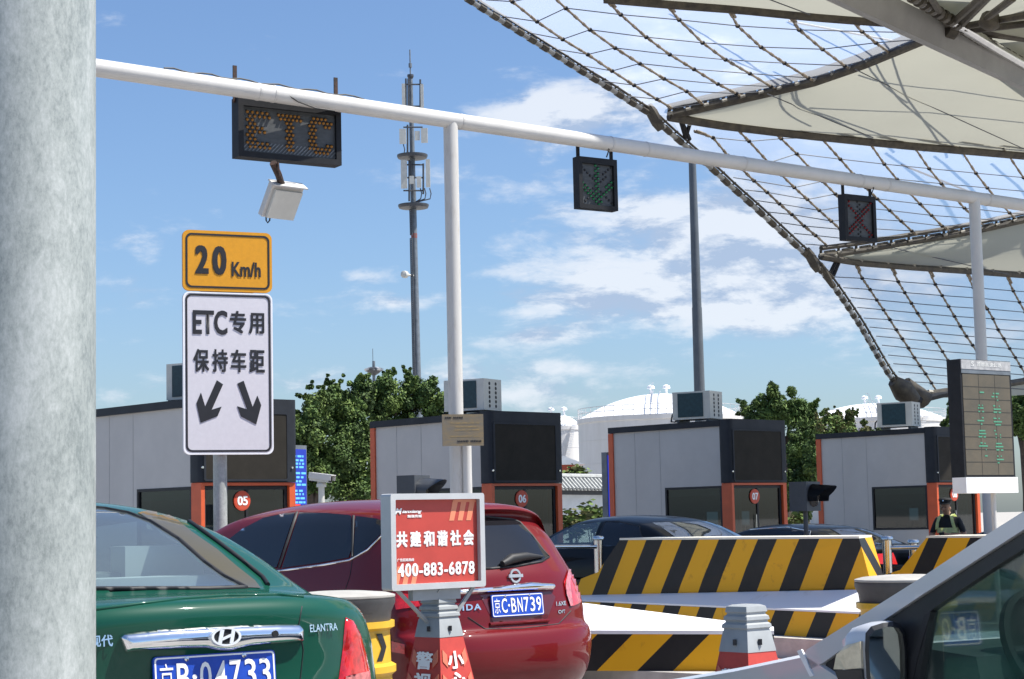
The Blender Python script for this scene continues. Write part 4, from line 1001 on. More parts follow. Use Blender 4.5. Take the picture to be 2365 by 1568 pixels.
def barrier(label, A, R, C, zt, zl, phase, low=True):
    "A far end, R the bow's ridge, C the end of the bow's other cheek"
    A, R, C = V((*A, 0)), V((*R, 0)), V((*C, 0)); d = (R-A).normalized(); n = V((d.y, -d.x, 0)); n = n if n.y < 0 else -n
    t = thing('striped_barrier', label, 'barrier', R, 0, 'striped crash barriers'); Lw = (R-A).length
    ms = stripes('barrier_stripes', d, .68, .61, .47, phase)
    bow = V((.19, -.12, 0))                                             # the ridge leans forward towards its foot
    B0 = A - d*.55
    bm = NB()
    prof = [B0, R+bow*.0, C, C - d*(Lw*.8), B0 - n*.42]
    lo_ = [B0-d*.0, R+bow, C+bow*1.1, C - d*(Lw*.8), B0 - n*.42]
    # body with the far end ramped down
    top = [(A, zt), (R, zt), (C, zt), (C - d*(Lw*.9), zt), (A-n*.42, zt)]
    T = [bm.verts.new(zmul(p, z)) for p, z in top]
    K1, K2 = bm.verts.new(zmul(A-d*.42, zt-.36)), bm.verts.new(zmul(A-d*.42-n*.42, zt-.36))
    G1, G2 = bm.verts.new(zmul(A-d*1.5, ISL)), bm.verts.new(zmul(A-d*1.5-n*.42, ISL))
    K3, K4 = bm.verts.new(zmul(A-d*1.5, zt-.62)), bm.verts.new(zmul(A-d*1.5-n*.42, zt-.62))
    bR, bC, bC2 = bm.verts.new(zmul(R+bow, ISL)), bm.verts.new(zmul(C+bow*1.1, ISL)), bm.verts.new(zmul(C-d*(Lw*.9), ISL))
    bm.faces.new(T)
    bm.faces.new((T[0], T[1], bR, G1, K3, K1)); bm.faces.new((T[1], T[2], bC, bR)); bm.faces.new((T[2], T[3], bC2, bC))
    bm.faces.new((T[0], K1, K2, T[4])); bm.faces.new((K1, K3, K4, K2)); bm.faces.new((K3, G1, G2, K4)); bm.faces.new((T[3], T[4], K2, K4, G2, bC2))
    bev(bm, .012, 2, 20)
    part('body', bm, ms, t)
    # pale capping on top
    bm = NB(); bmesh.ops.create_vert
    prism(bm, [zmul(p + (A-R).normalized()*.0, zt+.001) for p, z in top], (0, 0, .022)); part('capping', bm, mat('cream_capping', (.74, .70, .60), .5, var=.06), t)
    if low:
        # lower step in front, with its sloping white top that widens towards the bow
        f0, f1 = A + n*.10 - d*1.2, R + n*.36 + d*.40
        bm = NB(); b0, b1 = A + n*.003 - d*1.2, R + n*.003 + d*.40
        vs = [zmul(f0, zl), zmul(f1, zl), zmul(b1, zl+.20), zmul(b0, zl+.03)]
        prism(bm, vs, (0, 0, -.018)); bev(bm, .006, 1); part('white_step', bm, mWhitePaint, t)
        bm = NB(); q = [bm.verts.new(v) for v in (zmul(f0, zl-.02), zmul(f1, zl-.02), zmul(f1, ISL), zmul(f0, ISL))]; bm.faces.new(q)
        w = [bm.verts.new(v) for v in (zmul(b1, zl+.17), zmul(b1, ISL))]; bm.faces.new((q[1], w[0], w[1], q[2]))
        part('step_face', bm, stripes('step_stripes', d, .68, .61, .47, phase+.33), t)
    return t, d, n
A1, R1, C1 = at(1430, 1241, 21.0), at(1983, 1238, 17.9), at(2013, 1238, 18.7)
bar, bd_, bn_ = barrier('long yellow and black striped barrier with a white step, in front of booth 07', A1.xy, R1.xy, C1.xy, 1.13, .46, .62)
A2 = at(2138, 1238, 21.0); off = V((A2.x-A1.x, 0, 0))
barrier('yellow and black striped barrier partly hidden behind the silver car pillar', (A1+off).xy, (R1+off).xy, (C1+off).xy, 1.08, .42, .30)
# low white-topped block in front
FL, FR, BR_, BL = at(1250, 1455, 14.7), at(1786, 1456, 14.2), at(1786, 1447, 14.5), at(1250, 1380, 16.4)
lb = thing('striped_barrier', 'low striped block with a broad white sloping top beside the red hatchback', 'barrier', (FR.x, FR.y, 0), 0, 'striped crash barriers')
dl = (FR-FL).normalized(); dl.z = 0
ml = stripes('low_barrier_stripes', dl, 1.05, .60, .47, .12)
bm = NB(); lowv = lambda p: V((p.x, p.y, ISL))
top = [FL-V((0, 0, .03)), FR-V((0, 0, .03)), BR_-V((0, 0, .03)), BL-V((0, 0, .03))]
T = [bm.verts.new(p) for p in top]; G = [bm.verts.new(lowv(p)) for p in top]
for i in range(4): bm.faces.new((T[i], T[(i+1) % 4], G[(i+1) % 4], G[i]))
bm.faces.new(T); part('body', bm, ml, lb)
bm = NB(); o = V((0, -.012, 0)); prism(bm, [FL+o, FR+o, BR_, BL], (0, 0, -.028)); bev(bm, .006, 1); part('white_top', bm, mWhitePaint, lb)
# kerbed islands below them
def island(pts, z=ISL, m=mKerb):
    bm = NB(); prism(bm, [V((p.x, p.y, 0)) for p in pts], (0, 0, z)); bev(bm, .025, 2, 40); tag(part('pavement', bm, m), kind='structure')
e0, e1 = atz(1300, 1541.5, ISL), atz(1623, 1556, ISL); dd = (e1-e0).normalized()
island([e0-dd*2, e1+dd*1.6, e1+dd*1.6+V((-.6, 2.2, 0)), e0-dd*2+V((-.6, 3.4, 0))])
a_, b_ = A1 - bd_*4 + bn_*.55, R1 + bd_*.6 + bn_*.55
island([a_, b_, b_-bn_*1.9, a_-bn_*1.9]); island([a_+off, b_+off, b_+off-bn_*1.9, a_+off-bn_*1.9])
bm = NB(); quad(bm, [atz(1700, 1511, .01), atz(1930, 1498, .01), atz(1960, 1545, .01), atz(1700, 1560, .01)]); tag(part('road_marking', bm, mRedPaint), kind='structure')
# stainless posts and rails
def bollard(u, vtop, Y, label, rails):
    p = at(u, vtop, Y); t = thing('steel_post', label, 'bollard', (p.x, p.y, 0), 0, 'stainless guard posts')
    bm = NB(); lathe(bm, (p.x, p.y, 0), [(.056, 0), (.056, p.z-.05)], 16); part('tube', bm, mStainless, t, smooth=40)
    bm = NB(); lathe(bm, (p.x, p.y, p.z-.05), [(.056, 0), (.076, .012), (.076, .03), (.06, .05), (.001, .056)], 16); part('cap', bm, mStainless, t, smooth=40)
    for (u2, v2, Y2, dz, r) in rails:
        q = at(u2, v2, Y2); bm = NB(); tube(bm, [V((p.x, p.y, p.z-dz)), q], r, 10); part('rail', bm, mStainless, t, smooth=40)
bollard(1381, 1238, 23.0, 'stainless guard post with one rail between the red hatchback and the long striped barrier', [(1255, 1263, 22.3, .13, .026)])
bollard(2047, 1238, 22.6, 'stainless guard post between the two striped barriers', [(2240, 1262, 22.2, .14, .03)])
bollard(2108, 1246, 23.5, 'thin stainless guard post behind the one between the striped barriers', [])
bollard(668, 1362, 14.5, 'stainless guard post beside the red hatchback, hidden by the green taxi', [])

# ---------------------------------------------------------------- crash barrels
def barrel(u, Y, ztop, label, first=None):
    p = at(u, 1375, Y); loc = V((p.x, p.y, ztop-1.0))
    if first:
        r = copy_tree(first); r.location = loc; r['label'] = label; return r
    t = thing('crash_barrel', label, 'barrel', loc, 0, 'yellow crash barrels'); c = V((0, 0, 0))
    bm = NB(); lathe(bm, c, [(.312, .955), (.318, .962), (.318, .972), (.27, .985), (.14, .996), (.001, 1.0)], 40); part('lid', bm, mBarrelGrey, t, world=False, smooth=35)
    bm = NB(); lathe(bm, c, [(.290, .83), (.296, .88), (.318, .93), (.318, .954)], 40); part('collar', bm, mBarrelDark, t, world=False, smooth=35)
    bm = NB(); lathe(bm, c, [(.30, 0), (.30, .1), (.318, .12), (.318, .16), (.295, .18), (.295, .53), (.318, .55), (.318, .585), (.29, .60), (.286, .78), (.312, .795), (.312, .829)], 40); b = part('drum', bm, mBarrelYellow, t, world=False, smooth=35)
    bm = NB()
    for k in range(9):
        a0 = k*2*pi/9
        def P(a, z): r = .2885 + .0035; return V((r*cos(a0+a), r*sin(a0+a), z))
        w, tipp = .17, .16
        for j in range(6):
            z0, z1 = .615+.15*j/6, .615+.15*(j+1)/6
            sh = lambda z: tipp*(1-abs((z-.69)/.075))
            bm.faces.new([bm.verts.new(q) for q in (P(sh(z0), z0), P(sh(z0)+w*.5, z0), P(sh(z0)+w, z0), P(sh(z1)+w, z1), P(sh(z1)+w*.5, z1), P(sh(z1), z1))])
    part('chevrons', bm, mBlackPaint, b, world=False)
    return t
b1 = barrel(781, 10.5, 1.0, 'yellow crash barrel with black chevrons and pale lid behind the green taxi')
barrel(2092, 11.8, .98, 'yellow crash barrel with dark collar behind the silver car pillar', b1)

# ---------------------------------------------------------------- warning posts
def warning_post(u, v, Y, label, edge_shift=0.0):
    p = at(u, v, Y); t = thing('warning_post', label, 'warning post', (p.x, p.y, 0), radians(edge_shift), 'red pyramid warning posts')
    zt = p.z; R = lambda z: .33 + (.074-.33)*(z/zt)**.88 if z > 0 else .33
    def ringp(z, k=1.0): r = R(z)*k; return [V((0, -r, z)), V((r, 0, z)), V((0, r, z)), V((-r, 0, z))]
    def seg(bm, zs, mi=0, k=1.0):
        rs = [[bm.verts.new(q) for q in ringp(z, kk)] for z, kk in zs]
        for a, b in zip(rs, rs[1:]):
            for i in range(4): bm.faces.new((a[i], a[(i+1) % 4], b[(i+1) % 4], b[i])).material_index = mi
        bm.faces.new(rs[0]); bm.faces.new(rs[-1])
    zc = zt-.202
    bm = NB(); seg(bm, [(.06, 1), (.2, 1), (.4, 1), (zc, 1)]); bev(bm, .016, 3, 50); b = part('body', bm, mConeRed, t, world=False, smooth=40)
    bm = NB(); bx(bm, (-.3, -.3, 0), (.3, .3, .06), Matrix.Rotation(radians(45), 4, 'Z')); bev(bm, .02, 2); part('foot', bm, mBlack, t, world=False)
    bm = NB(); zz_ = [(zc, 1.03), (zt-.115, 1.03)]
    for k in range(3):
        z0 = zt-.115+.034*k
        zz_ += [(z0+.004, 1.0), (z0+.010, 1.0), (z0+.016, 1.13), (z0+.030, 1.13)]
    zz_ += [(zt-.008, 1.12), (zt, .8)]
    seg(bm, zz_); bev(bm, .006, 2, 50); c = part('cap', bm, mConeGrey, t, world=False, smooth=35)
    bm = NB()
    for s in (-1, 1):
        r0, r1 = R(zc-.62 if zc > .62 else .1), R(zc); za, zb = zc-.62, zc
        A_, B_ = V((0, -r0, za)), V((s*r0, 0, za)); A2_, B2_ = V((0, -r1, zb)), V((s*r1, 0, zb))
        m0, m1 = (A_+B_)/2, (A2_+B2_)/2
        x = (B_-A_) if s > 0 else (A_-B_)
        fr = Fr(m1, x, m1-m0); h = (m1-m0).length
        chars = '小心驾驶' if s > 0 else '警视路况'
        w = .058
        for k, ch in enumerate(chars[:3]):
            y1 = -.072 - .105*k
            text(bm, fr, ch, -w-.002*k, y1-.088, w+.002*k, y1, .006, .03, 0)
        # salmon printed flashes down the edges
        for k in range(4):
            y = -.06-.12*k; hw = (r1 + (r0-r1)*(-y/h))*.70
            for q in (-1, 1):
                pts = [(q*(hw-.012), y), (q*(hw-.040), y-.028), (q*(hw-.036), y-.092), (q*(hw-.004), y-.06)]
                fr.plate(bm, pts if q < 0 else pts[::-1], .001, .0035, 1)
    part('lettering', bm, [mWhiteInk, mConeRedLit], b, world=False)
    for s in (-1, 1):
        bm = NB(); bx(bm, (s*.055-.008, -.075, zc+.03), (s*.055+.008, -.06, zc+.055)); part('clip', bm, mBlack, c, world=False)
    return t, zt
wp, wz = warning_post(1012, 1376, 9.5, 'red pyramid warning post with grey cap carrying the red poster board', 4)
warning_post(1722, 1395, 8.2, 'red pyramid warning post with grey cap standing before the low striped block', -6)
# the poster board on the first post
fp = at(905, 1365, 9.2); psi = 40
f = Fr(fp, (cos(radians(psi)), sin(radians(psi)), 0), (0, 0, 1))
PWd = (on_plane(1122, 1352, fp, f.z)-fp).dot(f.x); PHt = (on_plane(905, 1140, fp, f.z)-fp).dot(f.y)
bm = NB(); ow, fw_ = PWd, .030
f.plate(bm, rrect(0, 0, PWd, PHt, .012, 2), -.085, -.03); f.ring(bm, rrect(0, 0, PWd, PHt, .012, 2), rrect(fw_, fw_, PWd-fw_, PHt-fw_, .004, 2), -.03, 0)
bev(bm, .003, 1, 50); part('board_frame', bm, mAluWhite, wp)
bm = NB(); f.plate(bm, [(fw_, fw_), (PWd-fw_, fw_), (PWd-fw_, PHt-fw_), (fw_, PHt-fw_)], -.03, -.026)
W_, H_ = PWd-2*fw_, PHt-2*fw_
ff = Fr(f.p(fw_, fw_, -.026), f.x, f.y)
for k, ch in enumerate('共建和谐社会'): text(bm, ff, ch, W_*(.035+.158*k), H_*.435, W_*(.035+.158*k+.128), H_*.625, .0025, .045, 1)
text(bm, ff, '400-883-6878', W_*.045, H_*.085, W_*.955, H_*.245, .0025, .03, 1, spacing=1.12)
text(bm, ff, '广告招商热线', W_*.04, H_*.268, W_*.235, H_*.305, .0025, .03, 1)
text(bm, ff, 'M', W_*.025, H_*.825, W_*.105, H_*.90, .0025, .03, 1, shear=.3); text(bm, ff, 'ianxiang', W_*.105, H_*.83, W_*.335, H_*.878, .0025, .03, 1, shear=.3)
text(bm, ff, '勉强传媒', W_*.165, H_*.785, W_*.335, H_*.82, .0025, .04, 1)
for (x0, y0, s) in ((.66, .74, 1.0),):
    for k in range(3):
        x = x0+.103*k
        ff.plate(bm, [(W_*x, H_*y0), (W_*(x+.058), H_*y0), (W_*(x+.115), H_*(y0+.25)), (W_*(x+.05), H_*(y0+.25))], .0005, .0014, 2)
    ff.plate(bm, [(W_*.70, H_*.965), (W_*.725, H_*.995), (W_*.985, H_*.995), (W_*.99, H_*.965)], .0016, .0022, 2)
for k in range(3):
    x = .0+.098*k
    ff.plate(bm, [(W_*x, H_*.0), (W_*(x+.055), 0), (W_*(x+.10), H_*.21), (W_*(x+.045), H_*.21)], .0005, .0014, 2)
part('poster', bm, [mSignRed, mWhiteInk, mSignSalmon], wp)
bm = NB(); mid = f.p(PWd*.5, 0, -.045)
bx(bm, (-.15, -.02, -.055), (.15, .02, -.001), Matrix.Translation(mid) @ Matrix.Rotation(radians(psi), 4, 'Z'))
for s in (-1, 1):
    a, b = f.p(PWd*(.5+s*.40), -.002, -.04), V((wp.location.x + s*.052*.8, wp.location.y-.02, wz-.15))
    dv = (b-a).normalized(); prism(bm, [a-f.x*.012, a+f.x*.012, b+f.x*.012, b-f.x*.012], f.z*.014)
tube(bm, [mid, V((wp.location.x, wp.location.y, wz-.02))], .03, 8)
part('bracket', bm, mConeGrey, wp)

# ---------------------------------------------------------------- small signals, camera, plates
def signal(u, vtop, vbot, Y, yaw, label, first=None):
    p = at(u, vbot, Y); s = radians(yaw)
    if first:
        r = copy_tree(first); r.location = (p.x, p.y, p.z-1.5*1.36); r.scale = (1.36,)*3; r.rotation_euler = (0, 0, s); r['label'] = label; return r
    loc = V((p.x, p.y, p.z-1.5*1.36)); t = thing('signal_light', label, 'signal light', loc, s, 'grey signal lights on short posts'); t.scale = (1.36,)*3
    bm = NB(); bx(bm, (-.13, -.06, 1.50), (.13, .12, 1.77)); bev(bm, .02, 2); part('housing', bm, mDarkGrey, t, world=False)
    bm = NB(); lathe(bm, (0, -.06, 1.635), [(.098, 0), (.095, .012), (.06, .03), (.001, .036)], 20, axis=(0, -1, 0)); part('lens', bm, mat('unlit_lens', (.10, .09, .08), .2, var=.2), t, world=False, smooth=50)
    bm = NB(); n = 18; R_ = .112
    a = [bm.verts.new(V((R_*cos(x), -.06, 1.635+R_*sin(x)))) for x in [radians(-25+230*k/n) for k in range(n+1)]]
    b = [bm.verts.new(V((R_*1.02*cos(x), -.06-.10-.13*max(0, sin(x)), 1.635+R_*sin(x)-.02*max(0, sin(x))))) for x in [radians(-25+230*k/n) for k in range(n+1)]]
    for k in range(n): bm.faces.new((a[k], a[k+1], b[k+1], b[k]))
    bmesh.ops.solidify(bm, geom=bm.faces[:], thickness=.006); part('hood', bm, mDarkGrey, t, world=False, smooth=50)
    bm = NB(); tube(bm, [(0, .03, max(-loc.z/1.36, .0)), (0, .03, 1.5)], .022, 10); part('post', bm, mDarkGrey, t, world=False)
    return t
sg1 = signal(1866, 1112, 1180, 23.5, 52, 'grey signal light with a hood on a post between booths 07 and 08')
signal(962, 1108, 1170, 22.0, 62, 'grey signal light just showing above the red poster board', sg1)
cp = at(742, 1118, 19.0); cc = thing('surveillance_camera', 'white surveillance camera on a short post above the red hatchback roof', 'camera', (cp.x, cp.y, 0))
bm = NB(); tube(bm, [V((cp.x, cp.y, 0)), V((cp.x, cp.y, cp.z))], .032, 10); lathe(bm, (cp.x, cp.y, cp.z-.03), [(.05, 0), (.05, .03), (.03, .05)], 12); part('post', bm, mACbeige, cc, smooth=40)
Mx = Matrix.Translation(cp + V((.0, 0, .06))) @ Matrix.Rotation(radians(-20), 4, 'Z') @ Matrix.Rotation(radians(8), 4, 'Y')
bm = NB(); bx(bm, (-.115, -.045, -.035), (.10, .045, .035), Mx); bev(bm, .012, 2); part('housing', bm, mACbeige, cc)
bm = NB(); bx(bm, (-.12, -.056, .040), (.135, .056, .048), Mx); bx(bm, (-.12, -.056, -.012), (.13, -.051, .040), Mx); bx(bm, (-.12, .051, -.012), (.13, .056, .040), Mx); part('sunshield', bm, mWhiteSteel, cc)
bm = NB(); bx(bm, (.1001, -.035, -.028), (.106, .035, .028), Mx); part('lens', bm, mBlack, cc)
bm = NB(); bx(bm, (-.03, -.02, -.08), (.03, .02, -.0355), Mx); part('bracket', bm, mACbeige, cc)
pp = at(1022, 1030, 18.75); pf = Fr(pp, (cos(radians(12)), sin(radians(12)), 0), (0, 0, 1))
w = (on_plane(1117, 1030, pp, pf.z)-pp).dot(pf.x); h = (on_plane(1022, 957, pp, pf.z)-pp).dot(pf.y)
nb = thing('notice_plate', 'weathered brass notice plate strapped to the white gantry column', 'notice plate', pp)
bm = NB(); pf.plate(bm, [(0, 0), (w, 0), (w, h), (0, h)], -.02, 0); bev(bm, .004, 1); rnd = random.Random(5)
for (x0, x1, y, hh) in ((.07, .22, .865, .055), (.27, .52, .865, .06), (.36, .65, .115, .06), (.68, .95, .115, .06)):
    x = x0
    while x < x1-.02:
        l = rnd.uniform(.02, .035); pf.plate(bm, [(w*x, h*y), (w*(x+l), h*y), (w*(x+l), h*(y+hh*rnd.uniform(.6, 1))), (w*x, h*(y+hh))], 0, .003, 1); x += l+.012
for (x0, x1, y, hh) in ((.2, .9, .70, .05), (.3, .86, .58, .05), (.3, .9, .48, .05), (.2, .9, .28, .04)): pf.plate(bm, [(w*x0, h*y), (w*x1, h*y), (w*x1, h*(y+hh)), (w*x0, h*(y+hh))], 0, .0012, 2)
part('plate', bm, [mBrass, mInk, mat('faded_ochre_print', (.30, .21, .09), .6, col2=(.18, .15, .10), scale=22, stretch=(1, 1, 3))], nb)
bm = NB()
for z in (.25, .75): lathe(bm, (c1.x, c1.y, pp.z+h*z), [(.082, -.015), (.082, .015)], 20)
part('strap', bm, mAlu, nb)
# board with green dots
db = at(2229, 1139, 19.3); df = Fr(db, (cos(radians(38)), sin(radians(38)), 0), (0, 0, 1))
w = (on_plane(2346, 1136, db, df.z)-db).dot(df.x); h = (on_plane(2222, 829, db, df.z)-db).dot(df.y)
dbt = thing('message_board', 'upright olive message board with scattered green dots and a white base strip', 'message board', V((db.x, db.y, 0))+df.x*w*.66-df.z*.1)
bm = NB(); df.plate(bm, [(0, .16*1), (w, .16), (w, h), (0, h)], -.17, 0); bev(bm, .008, 1); part('housing', bm, mDark, dbt)
bm = NB(); df.plate(bm, [(.012, h*.926), (w-.012, h*.926), (w-.012, h-.006), (.012, h-.006)], 0, .012)
rnd = random.Random(9); hm_ = mat('dusty_grey_header', (.30, .30, .31), .7, col2=(.46, .46, .46), scale=14)
text(bm, df, 'S', w*.20, h*.948, w*.255, h*.985, .014, .02, 1); text(bm, df, '首都高速公路', w*.31, h*.948, w*.80, h*.983, .014, .02, 1)
part('header', bm, [hm_, mat('header_white_print', (.66, .66, .64), .6)], dbt)
bm = NB(); df.plate(bm, [(.012, h*.895), (w-.012, h*.895), (w-.012, h*.925), (.012, h*.925)], 0, .008); part('grey_band', bm, mSteelGrey, dbt)
bm = NB(); df.plate(bm, [(.03, h*.135), (w-.03, h*.135), (w-.03, h*.89), (.03, h*.89)], 0, .004)
for k in range(1, 8): df.plate(bm, [(.03, h*(.135+.094*k)), (w-.03, h*(.135+.094*k)), (w-.03, h*(.140+.094*k)), (.03, h*(.140+.094*k))], .0041, .0055, 1)
for x in (.34, .66): df.plate(bm, [(w*x, h*.135), (w*x+.006, h*.135), (w*x+.006, h*.89), (w*x, h*.89)], .0041, .0053, 1)
zt8 = lambda x, y: ((x-225)/478, 1-(y-88)/1262)
for (x, y, l) in ((395, 395, 40), (520, 402, 12), (545, 402, 32), (505, 433, 25), (545, 433, 18), (555, 465, 12), (378, 520, 12), (410, 520, 10), (372, 545, 14), (392, 545, 32), (375, 578, 16), (410, 578, 18), (517, 520, 18), (570, 522, 10), (520, 552, 68), (518, 580, 34), (565, 582, 24),
                  (405, 637, 16), (362, 665, 62), (392, 697, 14), (514, 640, 28), (560, 640, 14), (516, 672, 76), (530, 700, 52), (372, 760, 60), (372, 788, 66), (366, 817, 34), (412, 818, 22), (516, 757, 14), (524, 790, 16), (568, 796, 10), (528, 822, 8), (570, 822, 8),
                  (380, 876, 22), (415, 880, 14), (366, 905, 82), (428, 938, 8), (528, 880, 54), (522, 910, 72), (528, 940, 28), (570, 942, 24), (418, 998, 24), (532, 1000, 12), (566, 1000, 10), (528, 1032, 66), (534, 1062, 18)):
    X, Yv = zt8(x, y); df.plate(bm, [(X*w, Yv*h-.009), (X*w+l/478*w, Yv*h-.009), (X*w+l/478*w, Yv*h+.006), (X*w, Yv*h+.006)], .0041, .007, 2)
part('screen', bm, [mat('olive_screen', (.085, .075, .055), .6, col2=(.13, .105, .07), scale=5, lo=.3, hi=.8), mat('screen_joint', (.035, .032, .026), .6), mat('lit_green_dots', (.07, .24, .15), .4, emit=((.15, .7, .4), .07))], dbt)
bm = NB(); df.plate(bm, [(-.004, 0), (w+.012, 0), (w+.012, h*.118), (-.004, h*.118)], -.16, .02); bev(bm, .006, 1)
part('base_strip', bm, mat('white_ribbed_base', (.84, .84, .83), .5, col2=(.66, .62, .57), scale=9, lo=.55, hi=.85, stretch=(6, 6, .4)), dbt)
bm = NB(); c = df.p(w*.66, 0, -.08); tube(bm, [V((c.x, c.y, 0)), V((c.x, c.y, db.z))], .028, 12); part('pole', bm, mWhiteSteel, dbt, smooth=40)
# ---------------------------------------------------------------- vehicles
def interp(tab, x):
    if x <= tab[0][0]: return tab[0][1]
    for (a, fa), (b, fb) in zip(tab, tab[1:]):
        if x <= b:
            t = (x-a)/(b-a); t = t*t*(3-2*t)*.35 + t*.65; return fa+(fb-fa)*t
    return tab[-1][1]
def crom(pts, n, closed=True):
    out = []; N = len(pts)
    for i in range(N if closed else N-1):
        p0, p1, p2, p3 = [pts[k % N] if closed else pts[min(max(k, 0), N-1)] for k in (i-1, i, i+1, i+2)]
        d1 = (V(p2)-V(p1)).length
        m1 = (V(p2)-V(p0))*.5; m2 = (V(p3)-V(p1))*.5
        if m1.length > d1: m1 *= d1/m1.length
        if m2.length > d1: m2 *= d1/m2.length
        for k in range(n):
            t = k/n; a = 2*t**3-3*t*t+1; b = t**3-2*t*t+t; c = -2*t**3+3*t*t; d = t**3-t*t
            out.append(V(p1)*a + m1*b + V(p2)*c + m2*d)
    if not closed: out.append(V(pts[-1]))
    return out
class Car:
    def __init__(s, name, label, cat, spot, yaw, prof, yside, plan, dxr, dxf, dz, L, paint, group=None, n=6, M=16, K=12):
        "spot: (u, v, Y, local point) - the local point of the car seen at (u, v)"
        s.rot = radians(90+yaw); u, v, Y, lp = spot
        R3 = Matrix.Rotation(s.rot, 4, 'Z'); w = at(u, v, Y); o = w - R3 @ V(lp); o.z = 0
        s.t = thing(name, label, cat, o, s.rot, group); s.M = Matrix.Translation(o) @ R3; s.Mi = s.M.inverted()
        pts = crom([V((x, 0, z)) for x, z in prof], n); N = len(pts)
        bm = NB(); xs0, xs1 = .55, L-.6; zs = .62
        def edge(p):
            dx = interp(dxr, p.x) + interp(dxf, p.x); return V((p.x+dx, 0, p.z+interp(dz, p.z)))
        W = lambda x, z: interp(yside, z)*interp(plan, x)
        grid = []
        for p in pts:
            e = edge(p); we = W(e.x, e.z); row = []
            for j in range(M+1):
                q = j/M; row.append(V((p.x+(e.x-p.x)*q**3.2, we*q, p.z+(e.z-p.z)*q**3)))
            sx_ = min(max(e.x, xs0), xs1)
            for k in range(1, K+1):
                r = 1-k/K; x = sx_+(e.x-sx_)*r; z = zs+(e.z-zs)*r; row.append(V((x, W(x, z), z)))
            grid.append(row)
        C = len(grid[0])
        for sg_ in (1, -1):
            vs = [[bm.verts.new(V((q.x, q.y*sg_, q.z))) for q in row] for row in grid]
            for i in range(N):
                a, b = vs[i], vs[(i+1) % N]
                for j in range(C-1):
                    try: bm.faces.new((a[j], a[j+1], b[j+1], b[j]))
                    except ValueError: pass
        bmesh.ops.remove_doubles(bm, verts=bm.verts[:], dist=.0012)
        bmesh.ops.dissolve_degenerate(bm, dist=.0005, edges=bm.edges[:])
        bmesh.ops.smooth_vert(bm, verts=bm.verts[:], factor=.5, use_axis_x=True, use_axis_y=True, use_axis_z=True)
        bmesh.ops.smooth_vert(bm, verts=bm.verts[:], factor=.5, use_axis_x=True, use_axis_y=True, use_axis_z=True)
        bmesh.ops.recalc_face_normals(bm, faces=bm.faces[:])
        s.bm = bm; s.paint = paint
        w_ = bm.copy(); w_.transform(s.M); w_.normal_update(); s.bvh = BVHTree.FromBMesh(w_); w_.free()
    def hit(s, u, v):
        d = ray(u, v).normalized(); h = s.bvh.ray_cast(CAMP, d)
        if h[0] is None: return None
        n = h[1] if h[1].dot(d) < 0 else -h[1]; return h[0], n
    def lhit(s, o, d):
        o = s.M @ V(o); d = (s.M.to_3x3() @ V(d)).normalized(); h = s.bvh.ray_cast(o, d)
        if h[0] is None: return None
        n = h[1] if h[1].dot(d) < 0 else -h[1]; return h[0], n
    def proj(s, mode):
        if mode == 'cam': return s.hit
        if mode == 'left': return lambda a, b: s.lhit((a, 3, b), (0, -1, 0))
        if mode == 'right': return lambda a, b: s.lhit((a, -3, b), (0, 1, 0))
        if mode == 'rear': return lambda a, b: s.lhit((-3, a, b), (1, 0, 0))
        if mode == 'front': return lambda a, b: s.lhit((9, a, b), (-1, 0, 0))
        if mode == 'top': return lambda a, b: s.lhit((a, b, 4), (0, 0, -1))
    def patch(s, name, poly, m, mode='cam', off=.005, step=8, parent=None, smooth=True, cut=False, label=None, pillow=0, pw=25):
        pr = s.proj(mode); q2, tris, inside = cdt(poly, step)
        bm = NB(); W = []; NN = []
        PP = [V(p) for p in poly]
        def edge_d(q):
            r_ = 1e9
            for i in range(len(PP)):
                a, b = PP[i-1], PP[i]; ab = b-a; t = max(0, min(1, (q-a).dot(ab)/max(1e-9, ab.dot(ab)))); r_ = min(r_, (q-a-ab*t).length)
            return r_
        for q in q2:
            h = pr(q[0], q[1]); o_ = off
            if pillow: o_ += pillow*sqrt(max(0, 1-(1-min(edge_d(V((q[0], q[1])))/pw, 1))**2))
            W.append(bm.verts.new(h[0]+h[1]*o_) if h else None); NN.append(h[1] if h else None)
        for f in tris:
            vv = [W[i] for i in f]
            if all(vv) and max((vv[i].co-vv[i-1].co).length for i in range(3)) < .6:
                fc = bm.faces.new(vv); fc.normal_update()
                if fc.normal.dot(NN[f[0]]) < 0: fc.normal_flip()
        for v in [v for v in bm.verts if not v.link_faces]: bm.verts.remove(v)
        if cut:
            kill = []
            for f in s.bm.faces:
                wc = s.M @ f.calc_center_median()
                if mode == 'cam':
                    d = wc-CAMP; t = d.dot(fwd); q = V((PW/2+d.dot(rgt)/t*FPX, PH/2-d.dot(upv)/t*FPX))
                    ok = inside(q); h = s.bvh.ray_cast(CAMP, d.normalized()); ok = ok and h[0] is not None and (h[0]-wc).length < .08
                else:
                    lc = f.calc_center_median(); q = {'left': V((lc.x, lc.z)), 'right': V((lc.x, lc.z)), 'front': V((lc.y, lc.z))}[mode]
                    ok = inside(q) and (lc.y > .2 if mode == 'left' else lc.y < -.2 if mode == 'right' else lc.x > 2.5)
                if ok: kill.append(f)
            bmesh.ops.delete(s.bm, geom=kill, context='FACES')
        return part(name, bm, m, parent or s.t, smooth=60 if smooth else None, label=label, keep=True)
